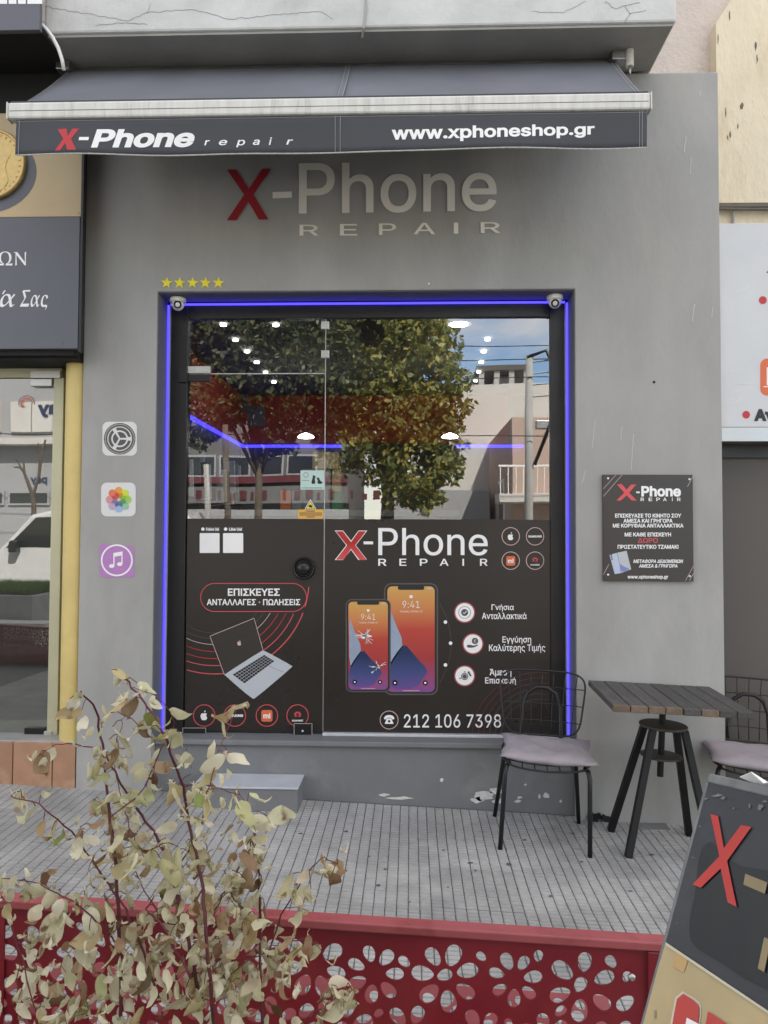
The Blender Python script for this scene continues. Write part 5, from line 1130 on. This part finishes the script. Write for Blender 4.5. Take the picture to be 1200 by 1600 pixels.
# extra density in the lower left mass
for (x, y, c, sx, sy) in ((120, 1520, 16, 60, 60), (230, 1480, 16, 60, 70), (330, 1500, 20, 60, 60), (400, 1520, 18, 40, 60), (270, 1350, 12, 40, 40), (350, 1370, 12, 40, 40), (110, 1400, 10, 50, 25), (60, 1560, 8, 40, 40), (200, 1570, 10, 60, 30), (380, 1430, 10, 40, 40), (150, 1290, 8, 30, 40), (290, 1210, 6, 20, 30)):
    for _ in range(c):
        spots.append(P(x+rr.gauss(0, sx*.6), y+rr.gauss(0, sy*.6), -3.02+rr.uniform(-.06, .06)))
rr.shuffle(spots); more = spots[290:]+[P(rr.gauss(x, 55), rr.gauss(y, 45), -3.03+rr.uniform(-.07, .07)) for x, y, c in ((110, 1530, 40), (230, 1480, 45), (330, 1490, 50), (400, 1500, 40), (300, 1340, 30), (100, 1400, 25), (180, 1580, 30)) for _ in range(int(c*.8))]; spots = spots[:290]
for p in spots:
    q = np.array(p)+np.array([rr.gauss(0, .012), rr.gauss(0, .012), rr.gauss(0, .010)-.004])
    pet.tube([tuple(p), tuple((np.array(p)+q)/2+np.array([0, 0, .004])), tuple(q)], .0007, 4); put_leaf(q, rr.choice((.030, .037, .044, .050, .055, .061)), rr)
cv, cf = [], []
for p in more:
    me = LM[rr.randrange(28)]; T = Matrix.LocRotScale(Vector(p)+Vector((rr.gauss(0, .014), rr.gauss(0, .014), rr.gauss(0, .012))), Euler((rr.gauss(0, .6), rr.gauss(0, .6), rr.uniform(0, 6.28))), Vector([rr.uniform(.022, .046)]*3)); n0 = len(cv)
    cv += [tuple(T @ v.co) for v in me.vertices]; cf += [tuple(i+n0 for i in f.vertices) for f in me.polygons]
me = bpy.data.meshes.new('small_leaves'); me.from_pydata(cv, [], cf); link('small_leaves', me, M['dry2'], sh, smooth=True)['kind'] = 'stuff'
pet.build('petioles', M['stem'], sh)['kind'] = 'stuff'

# ------------------------------------------------------------------ advertising A-board
tl = CAM+ray(1108, 1213)*1.02
wdir = ray(435, 1060); wdir = -wdir/np.linalg.norm(wdir)           # runs towards the viewer
e1, e2 = ray(1108, 1213), ray(1004, 1600)
nn = np.cross(e1, e2); edir = np.cross(nn, wdir); edir /= np.linalg.norm(edir)
if edir[2] > 0: edir = -edir
nrm = np.cross(wdir, edir); nrm /= np.linalg.norm(nrm)
if np.dot(nrm, CAM-tl) < 0: nrm = -nrm
ab = thing('sandwich_board', 'battered dark and cream sandwich board with red cross letter at lower right', 'sign', tuple(tl+edir*.95))
BW, BL = .50, .95
def bbox(name, m, u0, u1, v0, v1, d0, d1, bev=.002):
    c = tl+wdir*(u0+u1)/2+edir*(v0+v1)/2+nrm*(d0+d1)/2; return MB().obox(c, wdir*(u1-u0)/2, edir*(v1-v0)/2, nrm*(d1-d0)/2).build(name, m, ab, bev=bev)
abd = mat('board_slate', (.042, .046, .053), .42, var=.2, vs=5, rvar=.12, col2=(.08, .083, .086), c2s=6, c2t=(.55, .8)); abn = mat('board_navy', (.010, .012, .020), .35, var=.15, vs=4); abc = mat('board_cream', (.52, .41, .22), .5, var=.12, vs=8, col2=(.60, .42, .20), c2s=9, c2t=(.55, .65)); abe = mat('board_worn_edge', (.19, .195, .19), .6, var=.3, vs=30)
bbox('front_panel', abd, 0, BW, 0, BL, -.012, 0)
bbox('back_panel', abd, 0, BW, .0, BL*.98, -.05, -.038)
bbox('top_edge', abe, 0, BW, -.004, .008, -.052, .0015); bbox('side_edge', abe, -.004, .003, .009, BL, -.013, .001)
SA = [(lambda k: (lambda x, y: PP(x, y, tl+nrm*(.0008*k+.0006), nrm)))(k) for k in range(6)]
flat('cream_field', [[(1039.5, 1475), (1220, 1597), (1210, 1660), (1000, 1660), (1000, 1606)]], SA[0], abc, ab)
flat('cream_border', [[(1040, 1472), (1222, 1594), (1221, 1598), (1039.5, 1476.5)]], SA[2], mat('board_pale_line', (.62, .57, .42), .5), ab)
flat('navy_field', [smoothc([(1092, 1330), (1108, 1314), (1122, 1322), (1150, 1352), (1180, 1357), (1215, 1362), (1240, 1560), (1180, 1540), (1120, 1500), (1082, 1478), (1076, 1450), (1080, 1420), (1086, 1400)], 1)], SA[0], abn, ab)
flat('letter', [[(1110, 1272), (1122, 1275), (1131, 1325), (1158, 1289), (1174, 1292), (1136, 1345), (1151, 1417), (1137, 1410), (1126, 1357), (1095, 1387), (1082, 1382), (1124, 1338)]], SA[2], mat('board_red_letter', (.55, .06, .05), .5, var=.12, vs=15), ab)
tan = mat('board_tan_letter', (.30, .235, .13), .55, var=.15)
flat('letter', [[(1164.5, 1365), (1199, 1379), (1195, 1396.5), (1161.5, 1382)]], SA[2], tan, ab)
flat('letter', [[(1194, 1464), (1214, 1474), (1210, 1490), (1201, 1485), (1194, 1519), (1184, 1513)]], SA[2], tan, ab)
brd = mat('board_red_print', (.52, .07, .06), .5, var=.1)
flat('red_shape_outline', [smoothc([(1058, 1544), (1092, 1563), (1097, 1575), (1092, 1612), (1044, 1625), (1047, 1600)], 1)], SA[1], mat('board_pale_line', (.62, .57, .42), .5), ab)
flat('red_shape', [smoothc([(1060, 1548), (1089, 1566), (1093, 1577), (1088, 1612), (1049, 1625), (1050, 1600)], 1)], SA[3], brd, ab); flat('red_shape', [[(1106, 1580), (1142, 1604), (1138, 1640), (1098, 1625)]], SA[3], brd, ab)
flat('white_shape', [[(1073, 1590), (1092, 1600), (1092, 1625), (1066, 1625)]], SA[4], M['whitep'], ab)
flat('tape_patch', [[(1055, 1483), (1076, 1497), (1068, 1520), (1052, 1510)]], SA[1], mat('board_tape', (.62, .40, .17), .5, var=.15, vs=12), ab)
for k, (x, y, a_, b_) in enumerate([(1121, 1243, 6, 2.2), (1130, 1247, 4, 2), (1171, 1259, 1.6, 3.5), (1188, 1261, 4, 4), (1146, 1263, 1.2, 1.5), (1103, 1248, 3, 1.4), (1093, 1291, 1.6, 1.2), (1083, 1340, 2.5, 1), (1195, 1252, 5, 2), (1058, 1442, 1, 1.2)]):
    flat('scuff', [blob(x, y, a_, b_, 18, .5, 60+k)], SA[1], abe, ab)
flat('staple', [[(1022, 1579), (1025.5, 1578), (1025, 1590), (1022, 1592)]], SA[1], tan, ab)
pf = tl+wdir*.10-nrm*.03+np.array([0, 0, .010])
mb = MB(); rr = random.Random(8); vs = []
for j in range(7):
    for i in range(15): q = pf+wdir*(i/14*.34-.03)-nrm*(j/6*.07-.03); vs.append(tuple(q+np.array([0, 0, rr.uniform(-.005, .007)])))
mb.add(vs, [(j*15+i, j*15+i+1, (j+1)*15+i+1, (j+1)*15+i) for j in range(6) for i in range(14)])
tag(mb.build('crumpled_paper', M['whitep'], None, solid=.001), 'crumpled white paper tucked in the top of the sandwich board', 'paper')

# ------------------------------------------------------------------ across the street (mirrored in the glass)
def crown(name, m, parent, blobs, n, size, seed):
    g = np.random.default_rng(seed); P_, F_ = [], []
    B = np.array(blobs, float); wgt = (B[:, 3]**2); wgt /= wgt.sum()
    idx = g.choice(len(B), n, p=wgt)
    d = g.normal(size=(n, 3)); d /= np.linalg.norm(d, axis=1)[:, None]
    rad = B[idx, 3]*np.clip(g.beta(5, 1.6, n), .2, 1)*(1+.25*np.sin(d[:, 0]*5+idx)*np.sin(d[:, 2]*6))
    c = B[idx, :3]+d*rad[:, None]*np.array([1, 1, .85])
    keep = (np.sin(c[:, 0]*3.1+1)*np.sin(c[:, 2]*3.7)*np.sin(c[:, 1]*2.9) > -.45); c = c[keep]; n = len(c)
    a = g.normal(size=(n, 3)); a /= np.linalg.norm(a, axis=1)[:, None]; b = np.cross(a, g.normal(size=(n, 3))); b /= np.linalg.norm(b, axis=1)[:, None]
    s = size*g.uniform(.6, 1.3, n)[:, None]
    V = np.stack([c-a*s, c+b*s*.55, c+a*s, c-b*s*.55], 1).reshape(-1, 3)
    F = np.arange(4*n).reshape(n, 4)
    me = bpy.data.meshes.new(name); me.vertices.add(4*n); me.vertices.foreach_set('co', V.ravel()); me.loops.add(4*n); me.loops.foreach_set('vertex_index', F.ravel().astype(np.int32))
    me.polygons.add(n); me.polygons.foreach_set('loop_start', np.arange(0, 4*n, 4, dtype=np.int32)); me.update(calc_edges=True)
    return link(name, me, m, parent)
def tree(label, px, Yr, blobs_px, n, m, size, seed, tr_r=.16):
    base = MR(px, 842, Yr); gz = -.3; o = thing('street_tree', label, 'tree', (base[0], Yr, gz))
    bl = []
    for (x, y, r, dy) in blobs_px: q = MR(x, y, Yr); bl.append((q[0], Yr+dy, q[2], r))
    crown('crown', m, o, bl, n, size, seed)['kind'] = 'stuff'
    top = np.array([base[0]+.1, Yr, 3.2])
    MB().tube([(base[0]-.1, Yr, gz), (base[0], Yr, .6), (base[0]+.12, Yr+.05, 1.9), tuple(top)], [tr_r*1.25, tr_r, tr_r*.85, tr_r*.6], 12).build('trunk', M['bark'], o, smooth=True)
    for b in bl[:7]: MB().tube([tuple(top-np.array([0, 0, .6])), tuple((top+np.array(b[:3]))/2+np.array([0, 0, -.1])), b[:3]], [tr_r*.45, tr_r*.3, tr_r*.1], 7).build('limb', M['bark'], o, smooth=True)
    return o
tree('leafy tree with yellowing crown mirrored in the middle of the shop window', 597, -11.0,
     [(600, 560, 1.25, 0), (660, 590, 1.0, .3), (540, 600, 1.2, -.2), (690, 650, .62, .3), (620, 650, 1.1, .6), (560, 690, 1.0, .4), (680, 690, .62, .2), (600, 500, 1.2, 0), (540, 510, 1.1, .2), (660, 530, .75, 0), (640, 740, .85, .5), (690, 730, .5, .2), (590, 440, 1.3, 0), (655, 775, .5, .4), (520, 560, 1.2, .1), (500, 500, 1.2, .1)], 36000, M['leafa'], .075, 1)
tree('darker leafy tree mirrored in the left half of the shop window', 395, -9.6,
     [(330, 540, 1.0, 0), (400, 520, 1.1, .2), (460, 530, 1.0, 0), (320, 610, .8, .3), (390, 610, .9, .4), (460, 620, .8, .3), (350, 480, 1.2, 0), (450, 470, 1.2, 0), (310, 670, .5, 0), (500, 640, .6, 0), (430, 680, .55, 0), (300, 560, .9, .2), (500, 560, 1.0, .1), (400, 570, 1.0, .3), (480, 600, .9, .3), (350, 640, .7, .4)], 34000, M['leafb'], .065, 2, .09)
# concrete utility pole
pb = MR(826, 842, -13.5); pt = MR(826, 556, -13.5)
pole = thing('utility_pole', 'concrete utility pole with cables mirrored at the right of the shop window', 'utility pole', (pb[0], -13.5, -.3))
MB().tube([(pb[0], -13.5, -.3), (pt[0], -13.5, pt[2])], [.125, .085], 14).build('shaft', M['conc'], pole, smooth=True)
for k in range(4):
    z = pt[2]-.15-.28*k; MB().tube([(pt[0]+.08, -13.5, z), (pt[0]+.62, -13.5, z+.05)], .02, 6).build('insulator_arm', M['metal'], pole); MB().lathe((pt[0]+.6, -13.5, z+.05), [(.05, 0), (.05, .1), (.02, .12)], 10).build('insulator', M['redl'], pole)
MB().tube([(pt[0]-.05, -13.45, pt[2]-.05), (pt[0]+.4, -13.4, pt[2]+.1), (pt[0]+.7, -13.4, pt[2]-.5), (pt[0]+.5, -13.4, pt[2]-1.6), (pt[0]+.1, -13.38, pt[2]-2.6)], .045, 8).build('cable_loop', M['black'], pole, smooth=True)
box('meter_box', M['conc'], pole, pt[0]-.35, pt[0]-.12, -13.55, -13.3, 1.0, 1.6, .01); box('floodlight', M['metal'], pole, pt[0]+.15, pt[0]+.5, -13.6, -13.4, 4.1, 4.3, .02)
for k, z in enumerate((6.1, 5.75, 5.3, 3.9)):
    wv = [(-16+i*2.6, -13.6+.1*k, z+.25*((i-6)/6)**2) for i in range(16)]; tag(MB().tube(wv, .012, 5).build('overhead_wire', M['black'], None), ('topmost', 'second highest', 'third highest', 'lowest')[k]+' overhead wire on the utility pole', 'wire', 'overhead wires')
def building(name, label, x0, x1, Y, z1, m, wins, dep=8, extra=None, fr=None):
    o = thing(name, label, 'building', ((x0+x1)/2, Y-dep/2, -.4)); box('wall', m, o, x0, x1, Y-dep, Y, -3, z1)
    for (a, b, c, d) in wins:
        wv = box('window', fr or gr_m, o, a, b, Y, Y+.06, c, d); box('pane', wglass, wv, a+.06, b-.06, Y+.061, Y+.07, c+.06, d-.06)
    return o
wglass = mat('far_window_glass', (.03, .035, .04), .08, var=.05)
wb_m = mat('white_render', (.60, .575, .53), .9, var=.05, vs=.6); pk_m = mat('pink_render', (.50, .37, .30), .9, var=.06, vs=.8); gr_m = mat('grey_cladding', (.36, .36, .36), .7, var=.06, vs=.7); roofm = mat('dark_roof', (.10, .085, .075), .8, var=.2)
a = MR(640, 600, -24); b = MR(1000, 600, -24)
wbld = building('white_building', 'plain white building with roof pergola mirrored at upper right of the glass', a[0], b[0], -24, a[2], wb_m, [])
q0, q1 = MR(745, 599, -25), MR(830, 574, -25); box('roof_shelter', roofm, wbld, q0[0], q1[0], -29, -25, a[2]+.75, a[2]+.95); 
for x in np.linspace(q0[0]+.2, q1[0]-.2, 4): box('shelter_post', M['conc'], wbld, x-.1, x+.1, -25.3, -25.1, a[2], a[2]+.75)
box('shelter_wall', M['conc'], wbld, q0[0]+.8, q1[0]-.5, -28, -26, a[2], a[2]+.7)
a = MR(800, 652, -17.5); b = MR(1010, 652, -17.5)
pbld = building('pink_building', 'low pink house with white balcony mirrored at right of the glass', a[0], b[0], -17.5, a[2], pk_m, [(a[0]+1.4, a[0]+2.6, 2.2, 3.8)], 9)
z_ = MR(800, 772, -17.5)[2]
box('balcony', wb_m, pbld, a[0]-.5, b[0], -17.5, -16.4, z_-.25, z_, .02)
for k in range(14): MB().cyl((a[0]-.45+k*.2, -16.45, z_), (a[0]-.45+k*.2, -16.45, z_+.7), .015, n=6).build('railing_bar', M['whitep'], pbld)
box('handrail', M['whitep'], pbld, a[0]-.5, b[0], -16.48, -16.42, z_+.70, z_+.75)
box('side_window', M['whitep'], pbld, a[0]-.05, a[0]-.001, -20.5, -19.3, 1.9, 3.4); box('side_pane', wglass, pbld, a[0]-.07, a[0]-.051, -20.4, -19.4, 2.0, 3.3)
a0, a1 = MR(600, 800, -21)[0], a[0]-.2
building('low_block', 'low shaded grey block mirrored behind the tree trunk', a0, a1, -22, 3.2, gr_m, [(a0+.6, a0+1.8, 1, 2.2), (a0+2.6, a0+3.8, 1, 2.2)])
# shop row mirrored at lower left
zz = lambda y, Y=-19: MR(400, y, Y)[2]
x0, x1 = MR(225, 700, -19)[0], MR(545, 700, -19)[0]
wl = [(x0+.3+k*1.05, x0+1.25+k*1.05, zz(744), zz(712)) for k in range(int((x1-x0-.4)/1.05))]
lb_ = building('shop_row', 'dark two storey shop row with white signboard mirrored at lower left of the glass', x0, x1, -19, 8.5, mat('shaded_render', (.16, .15, .14), .9, var=.08), wl)  # wall and signboard colours darkened to stand for the shade of the trees
box('red_fascia', mat('maroon_fascia', (.12, .018, .022), .6), lb_, x0, x1, -18.9, -18.6, zz(756), zz(746)); box('signboard', mat('shaded_signboard', (.17, .165, .16), .8), lb_, x0, x1, -18.9, -18.7, zz(787), zz(761)); box('shop_fronts', gr_m, lb_, x0, x1, -18.9, -18.8, -.3, zz(796))
for k in range(22):
    xx = x0+.4+k*.34
    if k % 6 == 5: continue
    mb = MB().box(xx, xx+(.08, .16, .2)[k % 3], -18.69, -18.66, zz(781), zz((767, 769, 767.5, 772)[k % 4])); mb.build('sign_letter', mat('dull_red_letter', (.10, .02, .022), .7), lb_)
for k, (px_) in enumerate((352, 322)):
    q = MR(px_, 842, -8.2-.6*k); mt = MB().tube([(q[0], q[1], -.4), (q[0]+.03, q[1], 2.0), (q[0]-.02, q[1], MR(px_, 665+60*k, q[1])[2])], [.07, .055, .05], 9).build('thin_trunk' if k == 0 else 'lamp_post', M['bark'] if k == 0 else M['conc'], None, smooth=True)
    tag(mt, ('slender bare trunk mirrored at the left of the glass', 'pale lamp post mirrored at the far left of the glass')[k], ('tree', 'lamp post')[k])
# seen in the neighbour's door
MD = lambda x, y, Y: MR(x, y, Y, YD+.025)
x0, x1 = MD(-90, 700, -17)[0], MD(150, 700, -17)[0]
zz = lambda y: MD(40, y, -17)[2]
gb_ = building('grey_office', 'grey clad office with white panels mirrored in the neighbouring glass door', x0, x1, -17, 9, gr_m, [(MD(u, 700, -17)[0], MD(v, 700, -17)[0], zz(768), zz(795)) if False else (MD(u, 700, -17)[0], MD(v, 700, -17)[0], zz(790), zz(768)) for u, v in ((14, 82), (-60, 8))])
for u, v in ((18, 49), (51, 83), (-40, 2)): box('white_panel', wb_m, gb_, MD(u, 700, -17)[0], MD(v, 700, -17)[0], -17, -16.9, zz(673), zz(626))
box('ledge', wb_m, gb_, x0, x1, -17, -16.5, zz(695), zz(685))
def SPAY(x, y): q = MD(x, y, -16.88); return np.array([q[0], -16.88, q[2]])
paym = mat('navy_print', (.03, .04, .10), .5)
# the real sign reads left to right from the street, so it is laid out from the far side of the glass
text('pay', ((106, 630), (58, 630), (58, 650), (106, 650)), SPAY, paym, gb_, bold=.04); 
for k in range(4): flat('sign_swirl', [stroke([(41+(6+2*k)*math.cos(t), 628+(6+2*k)*math.sin(t)) for t in np.linspace(2+k*.3, 5.5+k*.3, 14)], 1.2)], SPAY, paym if k % 2 else M['orange'], gb_)
text('pay', ((76, 746), (48, 746), (48, 758), (76, 758)), lambda x, y: np.array([MD(x, y, -16.97)[0], -16.97, MD(x, y, -16.97)[2]]), paym, gb_, bold=.03)
# bare tree
q = MD(55, 842, -13); bt = thing('bare_tree', 'small bare tree mirrored in the neighbouring glass door', 'tree', (q[0], -13, -.3))
MB().tube([(q[0], -13, -.3), MD(54, 790, -13), MD(50, 770, -13), MD(35, 735, -13), MD(22, 715, -13)], [.07, .06, .05, .03, .01], 7).build('trunk', M['bark'], bt)
for pp in (((52, 778), (62, 745), (64, 710), (60, 690)), ((44, 755), (38, 740), (36, 722)), ((62, 745), (68, 700), (72, 685)), ((35, 735), (30, 730), (20, 730))): MB().tube([MD(x, y, -13) for x, y in pp], [.04, .03, .02, .01][:len(pp)], 6).build('limb', M['bark'], bt)
# parked white van
van = thing('parked_van', 'white parked van mirrored in the neighbouring glass door', 'van', (0, 0, 0))
vx = MD(12, 860, -8.2)[0]-1.15; vy0 = -8.2; vb = SL*vx-.225
carw = mat('white_car_paint', (.68, .68, .67), .25, var=.02, coat=.6); cargl = mat('car_glass', (.012, .014, .015), .06, var=0)
van.location = (vx+2, vy0-.8, vb)
prof = [(0, .35), (0, .85), (.25, 1.0), (.95, 1.12), (1.55, 1.75), (2.0, 1.85), (4.1, 1.85), (4.3, 1.7), (4.35, .9), (4.35, .35)]
n = len(prof); mb = MB()
mb.add([(vx+x, vy0, vb+z) for x, z in prof]+[(vx+x, vy0-1.75, vb+z) for x, z in prof], [tuple(range(n)), tuple(range(n, 2*n))[::-1]]+[(i, n+i, n+(i+1) % n, (i+1) % n) for i in range(n)])
ob = mb.build('body', carw, van, bev=.06); recalc(ob.data)
for q_ in ([(1.12, 1.18), (1.65, 1.70), (2.15, 1.72), (2.15, 1.18)], [(2.3, 1.18), (2.3, 1.72), (3.1, 1.72), (3.1, 1.18)]):
    MB().add([(vx+x, vy0+.012, vb+z) for x, z in q_], [(0, 1, 2, 3)]).build('side_window', cargl, van)
MB().add([(vx+x-.012, y, vb+z+.012) for x, z, y in ((1.0, 1.15, vy0-.12), (1.52, 1.72, vy0-.2), (1.52, 1.72, vy0-1.55), (1.0, 1.15, vy0-1.63))], [(0, 1, 2, 3)]).build('windscreen', cargl, van)
for x in (.85, 3.45):
    for y in (vy0+.02, vy0-1.77):
        wh = MB().lathe((vx+x, y, vb+.33), [(.33, -.09), (.33, .09), (.22, .10), (.2, .07)], 28, 'y').build('wheel', M['black'], van); MB().lathe((vx+x, y, vb+.33), [(.2, .071), (.19, .09), (.05, .095)], 20, 'y').build('rim', M['metal'], wh)
box('headlight', M['whitep'], van, vx+.02, vx+.35, vy0-.05, vy0+.02, vb+.86, vb+.98, .02); box('door_handle', M['black'], van, vx+2.05, vx+2.25, vy0+.0, vy0+.04, vb+1.0, vb+1.05, .01); box('wing_mirror', M['black'], van, vx+1.25, vx+1.4, vy0+.02, vy0+.2, vb+1.1, vb+1.3, .03)
# raised lawn bed
lx0, lx1 = MD(-120, 900, -6.4)[0], MD(110, 900, -6.4)[0]
lw = thing('lawn_bed', 'raised lawn bed with pale stone rim mirrored in the neighbouring glass door', 'planter', ((lx0+lx1)/2, -6.3, -.4))
box('rim', M['kerb'], lw, lx0, lx1, -6.9, -5.3, -.5, .72, .01); box('soil', M['dirt'], lw, lx0+.1, lx1-.1, -6.85, -5.38, .7, .735)
g = np.random.default_rng(3); n = 14000; X = g.uniform(lx0+.1, lx1-.1, n); Y = g.uniform(-6.85, -5.4, n); hh = g.uniform(.05, .15, n); t = g.uniform(0, 6.28, n)
Vv = np.stack([np.stack([X-.006*np.cos(t), Y-.006*np.sin(t), np.full(n, .73)], 1), np.stack([X+.006*np.cos(t), Y+.006*np.sin(t), np.full(n, .73)], 1), np.stack([X+.05*np.sin(3*t), Y+.05*np.cos(2*t), .73+hh], 1)], 1).reshape(-1, 3)
me = bpy.data.meshes.new('grass'); me.from_pydata(Vv.tolist(), [], np.arange(3*n).reshape(n, 3).tolist()); link('grass', me, M['grass'], lw)['kind'] = 'stuff'
bn = thing('white_bench', 'plain white bench mirrored low in the neighbouring glass door', 'bench', (MD(30, 1000, -5)[0], -5.0, -.2))
zz_ = .42; xb = MD(80, 1000, -5)[0]
box('seat', wb_m, bn, xb-1.6, xb, -5.2, -4.85, zz_-.08, zz_, .01)
for x in (xb-1.5, xb-.15): box('leg', wb_m, bn, x, x+.08, -5.15, -4.9, -.3, zz_-.081)

COL.objects.unlink(_to); bpy.data.objects.remove(_to)
